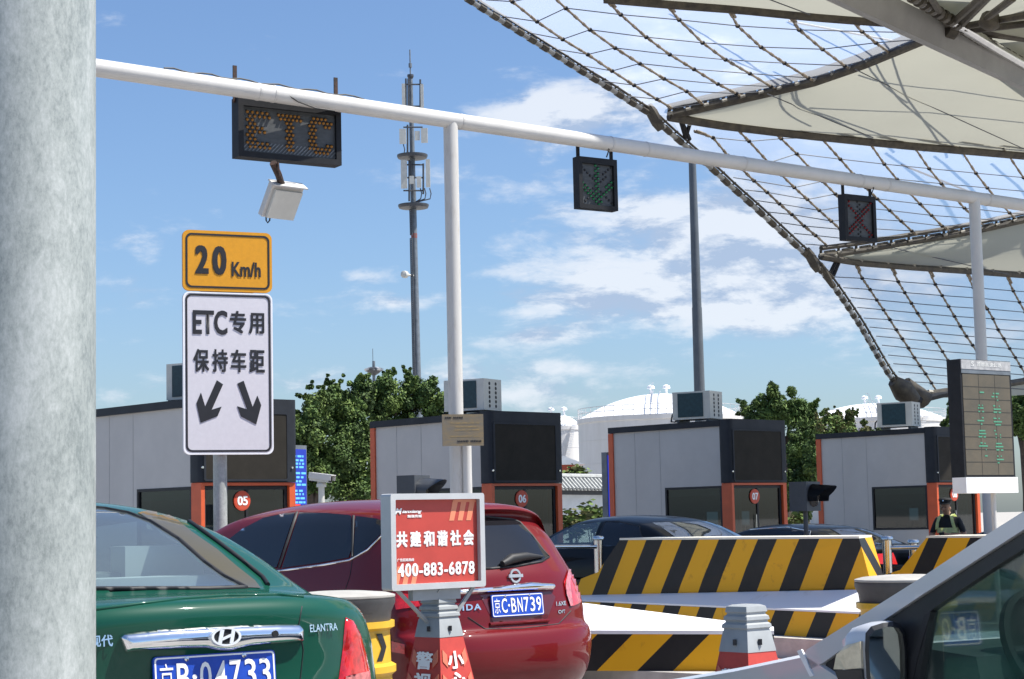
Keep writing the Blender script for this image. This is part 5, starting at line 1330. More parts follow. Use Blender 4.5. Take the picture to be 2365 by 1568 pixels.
    def line(s, name, pts, r, m, mode='cam', off=.002, step=10, parent=None, closed=False, seg=6):
        pr = s.proj(mode); P = [V(p) for p in pts]; out = []
        if closed: P.append(P[0])
        for a, b in zip(P, P[1:]):
            k = max(1, int((b-a).length/step))
            for j in range(k):
                q = a.lerp(b, j/k); h = pr(q.x, q.y)
                if h: out.append(h[0]+h[1]*off)
        h = pr(P[-1].x, P[-1].y)
        if h: out.append(h[0]+h[1]*off)
        bm = NB(); tube(bm, out, r, seg); return part(name, bm, m, parent or s.t, smooth=60)
    def flat(s, u, v, turn=0, tilt=6):
        "a flat upright frame facing rearwards on the body at one spot; turn follows the bulge of the tail"
        h = s.hit(u, v); R3 = s.M.to_3x3() @ Matrix.Rotation(radians(turn), 3, 'Z'); x = R3 @ V((0, -1, 0))
        y = R3 @ V((sin(radians(tilt)), 0, cos(radians(tilt)))); return Fr(h[0], x, y)
    def finish(s, smooth=50):
        bm = s.bm; bm.transform(s.M); s.body = part('body', bm, s.paint, s.t, smooth=smooth); return s.body
    def wheel(s, x, side, r=.31, w=.2, y=.78):
        c = V((x, side*y, r)); t = NB(); lathe(t, c, [(r*.62, -w/2), (r*.95, -w/2), (r, -w*.3), (r, w*.3), (r*.95, w/2), (r*.62, w/2)], 28, axis=(0, side, 0)); wh = part('wheel', t, mBlack, s.t, world=False, smooth=40)
        b = NB(); lathe(b, c, [(r*.62, -.05), (r*.62, .07), (r*.5, .08), (r*.15, .05), (.001, .06)], 20, axis=(0, side, 0)); part('rim', b, mAlu, wh, world=False)
        b = NB(); lathe(b, V((x, side*(y+.065), r)), [(r+.06, -.03), (r+.06, .04)], 24, axis=(0, side, 0)); part('wheel_arch', b, mBlack, s.t, world=False)
def paint(name, col, metal=.35, rough=.32, coat=.6):
    return mat(name, col, rough, metal, var=.03, scale=900, coat=coat, spec=.1)
mTaxi = paint('taxi_green_paint', (.003, .060, .036), .0, .5)
mTaxiGold = paint('taxi_gold_paint', (.085, .072, .038), .0)
mRedCar = paint('deep_red_metallic', (.13, .004, .007), .0, .5)
mBlackCar = paint('black_car_paint', (.006, .006, .0062), .0, .4, .3)
mSilver = paint('silver_grey_paint', (.60, .61, .63), .25, .3)
mChrome = mat('chrome', (.86, .87, .88), .05, 1, var=.02)
mPlateBlue = mat('blue_number_plate', (.01, .06, .42), .4, var=.1, scale=20)
gTaxi = glass('taxi_glass', (.62, .74, .72), .74, refl=.12, base=(.24, .29, .31))
gDark = glass('dark_car_glass', (.08, .09, .11), .10, base=(.012, .013, .016))
gVan = glass('van_side_glass', (.76, .85, .83), .84, refl=.06, base=(.07, .09, .09))
def lampmat(name, c): return mat(name, c, .12, 0, var=.45, scale=26, coat=1, lo=.3, hi=.6)
mLampRed = lampmat('tail_lamp_red', (.46, .008, .010)); mLampClear = lampmat('tail_lamp_clear', (.48, .13, .13)); mAmberLens = lampmat('amber_lens', (.5, .2, .03))
def plate(car, u, v, txt, sub=None, w=.425, h=.14, tilt=0):
    fr = car.flat(u, v); bm = NB(); fr.plate(bm, rrect(-w/2, -h/2, w/2, h/2, .012, 3), .004, .016)
    fr.ring(bm, rrect(-w/2+.004, -h/2+.004, w/2-.004, h/2-.004, .010, 3), rrect(-w/2+.009, -h/2+.009, w/2-.009, h/2-.009, .008, 3), .016, .0175, 1)
    text(bm, fr, txt[0], -w*.455, -h*.34, -w*.345, h*.34, .0185, .012, 1); text(bm, fr, txt[1], -w*.32, -h*.33, -w*.21, h*.33, .0185, .012, 1)
    fr.plate(bm, [(-w*.175+.008*cos(a), .008*sin(a)) for a in [k*pi/5 for k in range(10)]], .016, .018, 1)
    for k, ch in enumerate(txt[2:]):
        x0 = -w*.135+w*.123*k; g = .20 if ch == '1' else 0
        text(bm, fr, ch, x0+w*.1*g, -h*.33, x0+w*.098-w*.1*g, h*.33, .0185, .010, 1)
    p = part('number_plate', bm, [mPlateBlue, mWhiteInk], car.t)
    bm = NB()
    for x in (-.10, .10): lathe(bm, fr.p(x, h*.5-.012, .016), [(.008, 0), (.008, .004), (.001, .006)], 8, axis=fr.z)
    part('screw', bm, mStainless, p); return fr

# ------------------------------------------------- green taxi
prof = [(.50, .21), (.14, .28), (.03, .40), (.0, .55), (.025, .70), (.085, .75), (.10, .86), (.095, .98), (.085, 1.085), (.125, 1.13), (.30, 1.14), (.64, 1.15), (.95, 1.29), (1.32, 1.42), (1.7, 1.478), (2.2, 1.49), (2.75, 1.455), (3.15, 1.30), (3.65, 1.05), (4.1, .94), (4.38, .80), (4.52, .62), (4.54, .45), (4.45, .29), (4.15, .21)]
YS_ = [(.2, .78), (.35, .85), (.6, .885), (.8, .878), (.95, .855), (1.03, .82), (1.10, .775), (1.25, .67), (1.40, .565), (1.47, .50)]
PLN = [(0, .79), (.3, .845), (.8, .94), (1.5, 1), (3, 1), (4, .95), (4.5, .82)]
taxi = Car('taxi', 'green taxi sedan with gold rear pillar stopped beside the galvanised mast', 'taxi', (494, 1560, 6.05, (.10, 0, .885)), 34, prof, YS_, PLN,
           [(0, .26), (.15, .25), (.7, .12), (1.3, .05), (2, 0)], [(3.4, 0), (4.2, -.25), (4.54, -.35)], [(.2, 0), (.9, -.01), (1.05, -.035), (1.3, -.05), (1.49, -.075)], 4.54, mTaxi)
rw = [(180, 1170), (242, 1176), (295, 1186), (348, 1206), (413, 1247), (473, 1300), (517, 1332), (567, 1358), (480, 1361), (330, 1361), (180, 1362)]
win = taxi.patch('rear_window', rw, gTaxi, off=.004, step=10, cut=True)
taxi.line('window_seal', rw, .010, mBlack, closed=True, parent=win, step=8)
for side in ('left', 'right'):
    sw = [(1.28, 1.13), (1.50, 1.36), (1.95, 1.41), (2.6, 1.385), (2.95, 1.25), (3.25, 1.10), (2.4, 1.07)]
    w_ = taxi.patch('side_window', sw, gTaxi, side, .004, .06, cut=True)
    taxi.line('window_seal', sw, .010, mBlack, side, closed=True, parent=w_, step=.05)
ws = [(-.62, 1.13), (.62, 1.13), (.54, 1.40), (-.54, 1.40)]
taxi.patch('windscreen', ws, gTaxi, 'front', .004, .06, cut=True)
taxi.patch('rear_pillar', [(318, 1185), (340, 1180), (384, 1186), (410, 1202), (443, 1229), (502, 1270), (546, 1308), (588, 1341), (602, 1359), (572, 1358), (517, 1329), (473, 1297), (413, 1243), (348, 1202)], mTaxiGold, off=.003, step=7, label='gold painted rear pillar')
taxi.finish()
# what shows through the rear window
bm = NB(); bx(bm, (.70, -.62, 1.04), (1.25, .62, 1.10)); part('parcel_shelf', bm, mDarkGrey, taxi.t, world=False)
bm = NB(); bx(bm, (1.22, -.6, .55), (1.40, .6, 1.20), Matrix.Identity(4)); bev(bm, .05, 3)
bx(bm, (2.35, .08, .5), (2.5, .55, 1.18)); bx(bm, (2.35, -.55, .5), (2.5, -.08, 1.18)); part('seat', bm, mat('grey_seat_cloth', (.33, .36, .36), .8, var=.1), taxi.t, world=False)
bm = NB(); bx(bm, (1.18, -.46, 1.16), (1.32, -.14, 1.30)); bx(bm, (1.18, .14, 1.16), (1.32, .46, 1.30)); bev(bm, .05, 3); part('headrest_cover', bm, mWhitePaint, taxi.t, world=False, smooth=50)
bm = NB(); bx(bm, (.86, -.40, 1.105), (1.05, .12, 1.19)); bev(bm, .02, 2); part('tissue_box', bm, mWhitePaint, taxi.t, world=False)
bm = NB(); bx(bm, (2.38, .16, 1.2), (2.48, .44, 1.38)); bx(bm, (2.38, -.44, 1.2), (2.48, -.16, 1.38)); bev(bm, .04, 2); part('headrest', bm, mDarkGrey, taxi.t, world=False)
# trunk details
bar_ = [(276, 1470), (285, 1463), (380, 1453), (500, 1446), (640, 1441), (690, 1441), (698, 1450), (698, 1482), (640, 1486), (575, 1492), (530, 1503), (505, 1503), (470, 1497), (420, 1498), (350, 1502), (288, 1506), (282, 1490)]
cb = taxi.patch('chrome_bar', bar_, mChrome, off=.002, step=5, pillow=.030, pw=28)
fr = taxi.flat(509, 1472); bm = NB()
E_ = [(.052*cos(a), .030*sin(a)) for a in [k*2*pi/28 for k in range(28)]]; I_ = [(x*.84, y*.80) for x, y in E_]
fr.plate(bm, I_, .022, .040, 1); fr.ring(bm, E_, I_, .022, .046)
for pts in ([(-.030, -.018), (-.018, -.022), (-.006, .022), (-.020, .023)], [(.010, -.022), (.022, -.023), (.032, .018), (.020, .022)], [(-.016, -.004), (.016, .008), (.018, .0), (-.014, -.012)]): fr.plate(bm, pts, .0405, .046)
part('emblem', bm, [mat('satin_silver', (.80, .81, .82), .3, .3), mDark], taxi.t)
bm = NB(); fr = taxi.flat(625, 1465); fr.plate(bm, [(.011*cos(k*pi/6), .011*sin(k*pi/6)) for k in range(12)], .02, .036); part('lock', bm, mDark, cb)
fr = taxi.flat(745, 1450, 14); bm = NB(); text(bm, fr, 'ELANTRA', -.062, -.011, .062, .014, .006, .01, 0); part('lettering', bm, mChrome, taxi.t)
fr = taxi.flat(236, 1480, -10); bm = NB(); text(bm, fr, '现代', -.04, -.018, .032, .018, .006, .02, 0); part('lettering', bm, mChrome, taxi.t)
taxi.line('trunk_lip', [(180, 1412), (217, 1408), (300, 1398), (420, 1383), (520, 1376), (640, 1374), (700, 1379)], .006, mTaxi, off=.001, step=12, seg=8)
plate(taxi, 494, 1560, '京B04733')
tl = taxi.patch('tail_lamp', [(797, 1425), (812, 1432), (828, 1462), (842, 1510), (852, 1560), (856, 1640), (770, 1640), (782, 1560), (790, 1500), (794, 1450)], mLampRed, off=.002, step=6, pillow=.02, pw=20)
taxi.patch('reversing_lens', [(785, 1562), (838, 1550), (842, 1580), (782, 1590)], mLampClear, off=.026, step=6, parent=tl)
taxi.patch('tail_lamp', [(.60, .72), (.74, .72), (.74, 1.0), (.66, 1.02)], mLampRed, 'rear', .006, .04)
taxi.line('lid_seam', [(697, 1400), (690, 1440), (700, 1500), (690, 1600)], .0025, mBlack, off=0)
taxi.line('window_line', [(384, 1184), (428, 1200), (502, 1253), (560, 1297), (606, 1335), (618, 1352)], .009, mBlack, off=.004)
for x in (.95, 3.6):
    for sd in (1, -1): taxi.wheel(x, sd)

# ------------------------------------------------- red hatchback
prof = [(.55, .21), (.16, .26), (.03, .40), (.0, .55), (.03, .665), (.085, .70), (.10, .80), (.13, .93), (.155, 1.02), (.20, 1.09), (.36, 1.29), (.47, 1.41), (.40, 1.445), (.47, 1.48), (.9, 1.515), (1.5, 1.535), (2.1, 1.52), (2.55, 1.455), (2.95, 1.27), (3.45, 1.04), (3.95, .92), (4.17, .77), (4.25, .58), (4.23, .40), (4.0, .22)]
YSH = [(.2, .76), (.35, .82), (.6, .848), (.8, .842), (.95, .815), (1.05, .775), (1.2, .72), (1.38, .635), (1.50, .55)]
PLH = [(0, .86), (.3, .92), (.8, .98), (1.5, 1), (2.9, 1), (3.7, .95), (4.25, .82)]
hat = Car('hatchback_car', 'deep red hatchback with its rear turned to the viewer behind the red poster board', 'car', (1192, 1397, 11.9, (.10, 0, .83)), 40, prof, YSH, PLH,
          [(0, .24), (.15, .22), (.45, .13), (1.0, .03), (1.5, 0)], [(3.2, 0), (3.9, -.22), (4.25, -.34)], [(.2, 0), (.9, -.01), (1.05, -.03), (1.3, -.04), (1.53, -.08)], 4.25, mRedCar)
hat.finish()
rwin = [(1050, 1190), (1128, 1194), (1185, 1200), (1200, 1207), (1228, 1237), (1256, 1274), (1267, 1286), (1250, 1297), (1190, 1308), (1128, 1313), (1050, 1316)]
w_ = hat.patch('rear_window', rwin, gDark, off=.005, step=7); hat.line('window_seal', rwin, .008, mBlack, closed=True, parent=w_, step=7)
h0, h1 = hat.hit(1168, 1300), hat.hit(1246, 1280)
bm = NB(); tube(bm, [hat.hit(1160, 1305)[0]+V((.0, -.03, .01)), hat.hit(1180, 1290)[0]+V((0, -.05, 0)), hat.hit(1215, 1284)[0]+V((0, -.05, 0)), hat.hit(1252, 1285)[0]+V((0, -.03, 0))], [.02, .034, .026, .008], 8); part('wiper', bm, mBlack, hat.t, smooth=60)
cbp = [(1050, 1362), (1150, 1354), (1222, 1344), (1272, 1347), (1278, 1352), (1277, 1362), (1200, 1366), (1130, 1370), (1050, 1377)]
cb = hat.patch('chrome_bar', cbp, mChrome, off=.006, step=4, pillow=.035, pw=11)
fr = hat.flat(1187, 1330); bm = NB(); E_ = [(.045*cos(k*2*pi/24), .045*sin(k*2*pi/24)) for k in range(24)]; I_ = [(x*.72, y*.72) for x, y in E_]
fr.ring(bm, E_, I_, .004, .016); fr.plate(bm, [(-.058, -.010), (.058, -.010), (.058, .010), (-.058, .010)], .006, .020); part('emblem', bm, mAlu, hat.t)
plate(hat, 1192, 1397, '京CBN739')
hat.patch('number_recess', [(1108, 1374), (1270, 1366), (1282, 1378), (1262, 1432), (1140, 1440)], mat('deep_red_recess', (.10, .006, .010), .4, .2, var=.05, coat=.8), off=.002, step=7)
fr = hat.flat(1075, 1403, -12); bm = NB(); text(bm, fr, 'TIIDA', -.105, -.018, .105, .02, .006, .02, 0, spacing=1.25); part('lettering', bm, mChrome, hat.t)
fr = hat.flat(1294, 1394, 14); bm = NB(); text(bm, fr, '1.6XE', -.055, -.012, .055, .016, .006, .012, 0); text(bm, fr, 'CVT', -.045, -.062, .035, -.04, .006, .02, 0); part('lettering', bm, mChrome, hat.t)
tl = hat.patch('tail_lamp', [(1300, 1345), (1312, 1315), (1325, 1318), (1340, 1345), (1352, 1372), (1338, 1392), (1325, 1398), (1316, 1400), (1305, 1370)], mLampRed, off=.006, step=5)
hat.patch('clear_lens', [(1302, 1348), (1310, 1316), (1315, 1317), (1313, 1350), (1320, 1398), (1314, 1400), (1305, 1372)], mLampClear, off=.012, step=5, parent=tl)
hat.patch('tail_lamp', [(905, 1368), (960, 1374), (970, 1400), (915, 1408)], mLampRed, off=.006, step=6)
hat.patch('side_window', [(524, 1250), (560, 1222), (610, 1196), (660, 1186), (682, 1184), (640, 1310), (600, 1322), (560, 1325), (530, 1290)], gDark, off=.005, step=8)
hat.patch('side_window', [(692, 1184), (760, 1186), (806, 1190), (812, 1192), (812, 1268), (806, 1288), (740, 1300), (652, 1312)], gDark, off=.005, step=8)
hat.patch('side_window', [(822, 1192), (870, 1198), (890, 1206), (886, 1228), (850, 1264), (818, 1288), (818, 1268)], gDark, off=.005, step=7)
hat.line('window_trim', [(560, 1330), (650, 1318), (740, 1306), (808, 1294), (850, 1270), (884, 1236)], .007, mChrome, off=.004)
hat.line('door_pillar', [(686, 1184), (645, 1312)], .013, mBlack, off=.0); hat.line('door_pillar', [(816, 1192), (814, 1286)], .011, mBlack, off=0)
hat.line('door_seam', [(814, 1290), (808, 1330), (796, 1365)], .003, mBlack, off=0); hat.line('bumper_seam', [(1080, 1425), (1120, 1452), (1200, 1452), (1290, 1440), (1318, 1410)], .004, mBlack, off=0)
hat.line('lid_crease', [(1130, 1442), (1265, 1433)], .012, mRedCar, off=.004)
hat.patch('reflector', [(905, 1480), (935, 1488), (935, 1510), (905, 1505)], mLampRed, off=.005, step=5)
bm = NB(); h = hat.hit(1340, 1330)
for x in (.85, 3.45):
    for sd in (1, -1): hat.wheel(x, sd, .30, y=.74)

# ------------------------------------------------- dark sedans behind the barriers
prof = [(.50, .20), (.14, .28), (.03, .40), (.0, .55), (.03, .70), (.09, .74), (.10, .88), (.12, .98), (.2, 1.02), (.55, 1.035), (.95, 1.16), (1.40, 1.335), (1.9, 1.40), (2.35, 1.41), (2.8, 1.37), (3.2, 1.20), (3.7, 1.0), (4.2, .88), (4.5, .76), (4.68, .58), (4.7, .42), (4.6, .28), (4.3, .2)]
YSS = [(.2, .78), (.35, .86), (.6, .90), (.8, .89), (.93, .855), (1.0, .80), (1.15, .73), (1.32, .62), (1.40, .54)]
def sedan(name, label, spot, yaw, zs=1.0, group='dark cars in the toll lanes'):
    pr = [(x, z*zs) for x, z in prof]
    return Car(name, label, 'car', spot, yaw, pr, [(z*zs, y) for z, y in YSS], PLN, [(0, .26), (.15, .25), (.7, .12), (1.3, .05), (2, 0)], [(3.4, 0), (4.3, -.25), (4.7, -.35)],
               [(.2, 0), (.9*zs, -.01), (1.0*zs, -.03), (1.25*zs, -.05), (1.41*zs, -.07)], 4.7, mBlackCar, group)
s1 = sedan('sedan_car', 'black sedan with an open window showing tan seats, behind the long striped barrier', (1500, 1194, 24.2, (2.0, 0, 1.40)), 40)
sw = [(1.30, 1.04), (1.52, 1.27), (1.95, 1.335), (2.20, 1.335), (2.16, 1.02)]; sw2 = [(2.24, 1.02), (2.28, 1.335), (2.75, 1.30), (3.05, 1.17), (3.25, 1.05)]
s1.patch('side_window', sw, gDark, 'left', .004, .06); s1.patch('side_window', sw2, gTaxi, 'left', .004, .06, cut=True)
s1.patch('rear_window', [(-.60, 1.06), (.60, 1.06), (.50, 1.31), (-.50, 1.31)], gTaxi, 'rear', .004, .06)
s1.patch('windscreen', [(-.62, 1.05), (.62, 1.05), (.52, 1.34), (-.52, 1.34)], gTaxi, 'front', .004, .06, cut=True)
s1.line('window_trim', sw+sw2[:1], .008, mBlack, 'left', step=.06)
s1.finish()
bm = NB()
for y0, y1 in ((.1, .58), (-.58, -.1)):
    bx(bm, (2.28, y0, .4), (2.46, y1, 1.06)); bx(bm, (2.30, y0+.12, 1.06), (2.42, y1-.12, 1.26))
bev(bm, .04, 2); part('seat', bm, mat('tan_seat', (.42, .27, .08), .7, var=.1), s1.t, world=False)
for x in (.95, 3.65):
    for sd in (1, -1): s1.wheel(x, sd)
def dark_sedan(label, spot, yaw, zs, lightbar=False):
    s = sedan('sedan_car', label, spot, yaw, zs)
    s.patch('side_window', [(1.30, 1.04*zs), (1.52, 1.27*zs), (1.95, 1.335*zs), (2.75, 1.30*zs), (3.05, 1.17*zs), (3.25, 1.05*zs)], gDark, 'left', .004, .06)
    s.line('window_trim', [(3.25, 1.03*zs), (1.30, 1.02*zs), (1.50, 1.29*zs), (2.0, 1.36*zs), (2.7, 1.33*zs)], .008, mChrome, 'left', step=.06)
    s.patch('rear_window', [(-.60, 1.06*zs), (.60, 1.06*zs), (.50, 1.31*zs), (-.50, 1.31*zs)], gDark, 'rear', .004, .06)
    for q in (1, -1):
        tl_ = s.patch('tail_lamp', [(q*.42, .76*zs), (q*.74, .78*zs), (q*.76, .92*zs), (q*.46, .94*zs)], mat('lit_tail_lamp', (.5, .01, .01), .15, emit=((1, .03, .02), .5), coat=1), 'rear', .006, .05)
    s.patch('number_plate', [(-.22, .76*zs), (.22, .76*zs), (.22, .88*zs), (-.22, .88*zs)], mPlateBlue, 'rear', .01, .08)
    s.finish()
    for x in (.95, 3.65):
        for sd in (1, -1): s.wheel(x, sd)
    if lightbar:
        bm = NB(); z = 1.41*zs; bx(bm, (1.95, -.5, z+.07), (2.2, .5, z+.16)); bev(bm, .03, 2); part('light_bar', bm, mat('dark_blue_lens', (.02, .06, .16), .2, coat=1, var=.3), s.t, world=False)
        bm = NB()
        for y in (-.35, .35): bx(bm, (2.03, y-.03, z-.03), (2.12, y+.03, z+.07))
        part('light_bar_foot', bm, mBlack, s.t, world=False)
    return s
dark_sedan('black sedan with glowing red tail lamps behind the steel post between the barriers', (1850, 1207, 27.5, (2.2, 0, 1.24)), 40, .88)
dark_sedan('dark car with a flat light bar on its roof at the picture edge', (2432, 1222, 25.0, (2.1, 0, 1.16)), 42, .83, True)
# ------------------------------------------------- silver car in the right foreground, traced on its own side plane
vh = head(30); vn = V((-vh.y, vh.x, 0))                                # its heading, and the way its near flank faces
vp = at(1990, 1500, 5.6)
def VS(u, v, d=0.0): return on_plane(u, v, vp + vn*d, vn)
vo = V((vp.x, vp.y, 0)); van = thing('people_carrier', 'silver grey people carrier with a door mirror in the near corner', 'car', vo, 0)
VT = lambda pts, d: [VS(u, v, d) for u, v in pts]
WID = 1.66
def sweep(bm, pts, d0, d1):
    prism(bm, VT(pts, d0), -vn*(d1+d0) if False else (vn*(-(d1))))
# side profile in metres: s forward along the heading from vo, z up
pl = lambda s, z, d=0.0: vo + vh*s + vn*d + V((0, 0, z))
def sz(u, v): p = VS(u, v); return (p-vo).dot(vh), p.z
hoodF, hoodB, roofP = sz(1545, 1568), sz(1860, 1507), sz(2364, 1184)
k = (roofP[1]-hoodB[1])/(roofP[0]-hoodB[0])
roofA = (roofP[0]-.55, roofP[1]+.22)
low = [(1.95, .25), (2.05, .45), (2.0, .62), (1.75, .72), (hoodF[0], hoodF[1]), ((hoodF[0]+hoodB[0])/2, (hoodF[1]+hoodB[1])/2-.004), hoodB, (.10, hoodB[1]-.06), (-.10, .77), (-.6, .78), (-2.4, hoodB[1]-.06), (-2.55, .6), (-2.5, .25)]
bm = NB(); N_ = len(low); secs = []
for d, zf, xf in ((0, -.012, 0), (-.03, .0, 0), (-.10, .002, .0), (-.45, .008, .0), (-WID/2, .012, .02), (-WID+.45, .008, .0), (-WID+.10, .002, .0), (-WID+.03, 0, 0), (-WID, -.012, 0)):
    # a gently crowned bonnet: the side sections sit lower than the middle
    secs.append([bm.verts.new(pl(s + (xf if s > 1.2 else 0), z + (zf if z > .6 else 0), d)) for s, z in low])
for a, b in zip(secs, secs[1:]):
    for i in range(N_): bm.faces.new((a[i], a[(i+1) % N_], b[(i+1) % N_], b[i]))
bm.faces.new(secs[0]); bm.faces.new(secs[-1][::-1]); bev(bm, .03, 3, 40)
part('body', bm, mSilver, van, smooth=45)
# pillar that sweeps from the bonnet to the roof, both sides, and the roof itself
outer = [(1856, 1512), (1862, 1500), (1990, 1420), (2120, 1338), (2250, 1252), (2364, 1180), (2520, 1085)]
inner = [(2520, 1135), (2364, 1222), (2255, 1292), (2130, 1372), (2010, 1452), (1900, 1530), (1872, 1545)]
for d in (.0, -WID+.05):
    bm = NB(); P = [pl(*sz(u, v), d) for u, v in outer+inner]; prism(bm, P, -vn*.09); bev(bm, .028, 5, 40); part('windscreen_pillar', bm, mSilver, van, smooth=40)
top_s, top_z = sz(2520, 1085)
rf = [(top_s, top_z), (top_s-.35, top_z+.13), (top_s-.9, top_z+.19), (-2.1, top_z+.12), (-2.45, top_z-.05), (-2.45, top_z-.11), (-2.1, top_z+.05), (top_s-.9, top_z+.11), (top_s-.35, top_z+.05), (top_s, top_z-.06)]
bm = NB(); prism(bm, [pl(s, z, -.01) for s, z in rf], -vn*(WID-.02)); bev(bm, .02, 2, 40); part('roof', bm, mSilver, van, smooth=40)
bm = NB(); prism(bm, [pl(s, z, -.03) for s, z in ((-2.45, top_z-.06), (-2.05, top_z-.06), (-2.2, hoodB[1]-.06), (-2.52, hoodB[1]-.06))], -vn*(WID-.06)); part('tailgate', bm, mSilver, van)
# windscreen between the pillars
a0, a1 = sz(1900, 1492), sz(2500, 1108)
bm = NB(); prism(bm, [pl(a0[0], a0[1]-.01, -.07), pl(a1[0], a1[1]-.01, -.07), pl(a1[0], a1[1]-.01, -WID+.12), pl(a0[0], a0[1]-.01, -WID+.12)], V((0, 0, -.008))); part('windscreen', bm, gTaxi, van)
# black window surround, quarter panel, door glass
def flatpart(name, pts, d, th, m, parent=None, bv=.004):
    bm = NB(); prism(bm, [pl(*sz(u, v), d) for u, v in pts], -vn*th)
    if bv: bev(bm, bv, 1, 40)
    return part(name, bm, m, parent or van)
mTrim = mat('black_window_trim', (.014, .015, .018), .35, var=.2, scale=9)
flatpart('window_frame', [(1900, 1532), (2010, 1455), (2130, 1375), (2255, 1295), (2364, 1226), (2520, 1140), (2520, 1170), (2364, 1262), (2300, 1302), (2165, 1392), (2140, 1412), (2110, 1600), (1890, 1600)], -.012, .03, mTrim)
glassp = [(2142, 1414), (2165, 1394), (2300, 1304), (2364, 1264), (2520, 1172), (2700, 1100), (2700, 1600), (2095, 1600), (2112, 1520)]
dg = flatpart('door_window', glassp, -.030, .005, gVan, bv=0)
flatpart('window_seal', [(2128, 1420), (2142, 1414), (2112, 1520), (2095, 1600), (2078, 1600), (2098, 1515)], -.010, .03, mBlack, dg)
flatpart('wing_seam', [(1842, 1503), (1852, 1499), (1862, 1520), (1872, 1545), (1880, 1560), (1872, 1562), (1858, 1535)], .004, .006, mWhitePaint)
# cabin seen through the door glass
bm = NB(); bx(bm, (0, 0, 0), (.001, .001, .001)); bm.free()
ins = NB(); prism(ins, [pl(s, z, -.12) for s, z in ((.35, .70), (.30, .88), (-.05, .97), (-.35, .95), (-.40, .70))], -vn*(WID-.3)); bev(ins, .03, 2); part('dashboard', ins, mat('dash_grey', (.10, .115, .115), .7, var=.15), van)
ins = NB(); c = pl(-.36, .96, -.42); lathe(ins, c, [(.17, -.012), (.19, -.012), (.19, .012), (.17, .012), (.17, -.012)], 28, axis=(vh*-1+V((0, 0, .5)))); lathe(ins, c, [(.05, -.01), (.05, .015)], 12, axis=(vh*-1+V((0, 0, .5)))); tube(ins, [c-(vn*.17), c+(vn*.17)], .015, 6); tube(ins, [c, c+vh*.3-V((0, 0, .15))], .03, 8); part('steering_wheel', ins, mBlack, van)
ins = NB()
for d0, d1 in ((-.18, -.68), (-.95, -1.45)):
    prism(ins, [pl(s, z, d0) for s, z in ((-.95, .45), (-.80, .46), (-1.02, 1.10), (-1.14, 1.10))], -vn*(d0-d1)); prism(ins, [pl(s, z, d0-.12) for s, z in ((-1.04, 1.12), (-1.16, 1.12), (-1.20, 1.30), (-1.08, 1.31))], -vn*(d0-d1-.24))
bev(ins, .03, 2); part('seat', ins, mat('pale_seat_cloth', (.36, .40, .39), .8, var=.1), van)
ins = NB(); prism(ins, [pl(s, z, -WID+.06) for s, z in ((.3, .6), (.25, .92), (-2.2, .94), (-2.2, .6))], vn*.03); part('door_lining', ins, mat('grey_door_lining', (.25, .28, .28), .8, var=.1), van)
# a pale sunshade folded against the far window
# the door mirror: shell, amber-clear lens, glass, stalk
mo = at(2028, 1500, 5.42)
mx_ = Fr(mo, V((cos(radians(12)), sin(radians(12)), 0)), (0, 0, 1))
q = lambda u, v, z=0: mx_.p((u-2028)/FPX*5.42, (1500-v)/FPX*5.42, z)
face = [(1998, 1462), (2012, 1447), (2040, 1440), (2066, 1438), (2082, 1443), (2092, 1460), (2096, 1500), (2095, 1560), (2090, 1600), (2075, 1618), (2020, 1612), (2000, 1596), (1996, 1560), (1995, 1500)]
cx, cy = 2046, 1525
bm = NB(); rings = []
for f, z, du, dv in ((1.0, .0, 0, 0), (1.02, -.02, -2, 0), (1.0, -.045, -12, -1), (.92, -.075, -24, 0), (.74, -.105, -36, 4), (.4, -.125, -44, 10)):
    rings.append([bm.verts.new(q(cx+du+(u-cx)*f, cy+dv+(v-cy)*f, z)) for u, v in face])
for a, b in zip(rings, rings[1:]):
    for i in range(len(face)): bm.faces.new((a[i], a[(i+1) % len(face)], b[(i+1) % len(face)], b[i]))
bm.faces.new(rings[-1]); mr_ = part('door_mirror', bm, mSilver, van, smooth=50)
inn = [(cx+(u-cx)*.86, cy+(v-cy)*.88) for u, v in face]
bm = NB(); n = len(face)
for i in range(n):
    j = (i+1) % n
    quad(bm, [q(*face[i], .001), q(*face[j], .001), q(*inn[j], .008), q(*inn[i], .008)]); quad(bm, [q(*inn[i], .008), q(*inn[j], .008), q(*inn[j], -.012), q(*inn[i], -.012)])
part('mirror_rim', bm, mTrim, mr_)
bm = NB(); bm.faces.new([bm.verts.new(q(u, v, -.010)) for u, v in inn]); part('mirror_glass', bm, mat('mirror_glass', (.24, .27, .26), .03, 1, var=.02), mr_)
bm = NB(); L0 = [(1996, 1480, -.014), (1978, 1490, -.062), (1962, 1512, -.092), (1956, 1546, -.098), (1976, 1545, -.066), (1997, 1540, -.014)]
prism(bm, [q(*p_) for p_ in L0], V((-.012, -.016, 0))); bev(bm, .006, 2, 40); part('indicator_lens', bm, mat('cream_indicator_lens', (.60, .52, .36), .15, var=.15, coat=1, scale=30), mr_)
bm = NB(); prism(bm, [q(*p_) for p_ in ((1957, 1549, -.098), (1997, 1543, -.014), (1999, 1600, -.014), (1986, 1614, -.05), (1968, 1590, -.085))], V((-.010, -.013, 0))); part('mirror_base', bm, mTrim, mr_)
bm = NB(); tube(bm, [q(2040, 1580, -.09), pl(*sz(2030, 1580), .0)], .03, 8); part('stalk', bm, mTrim, mr_)
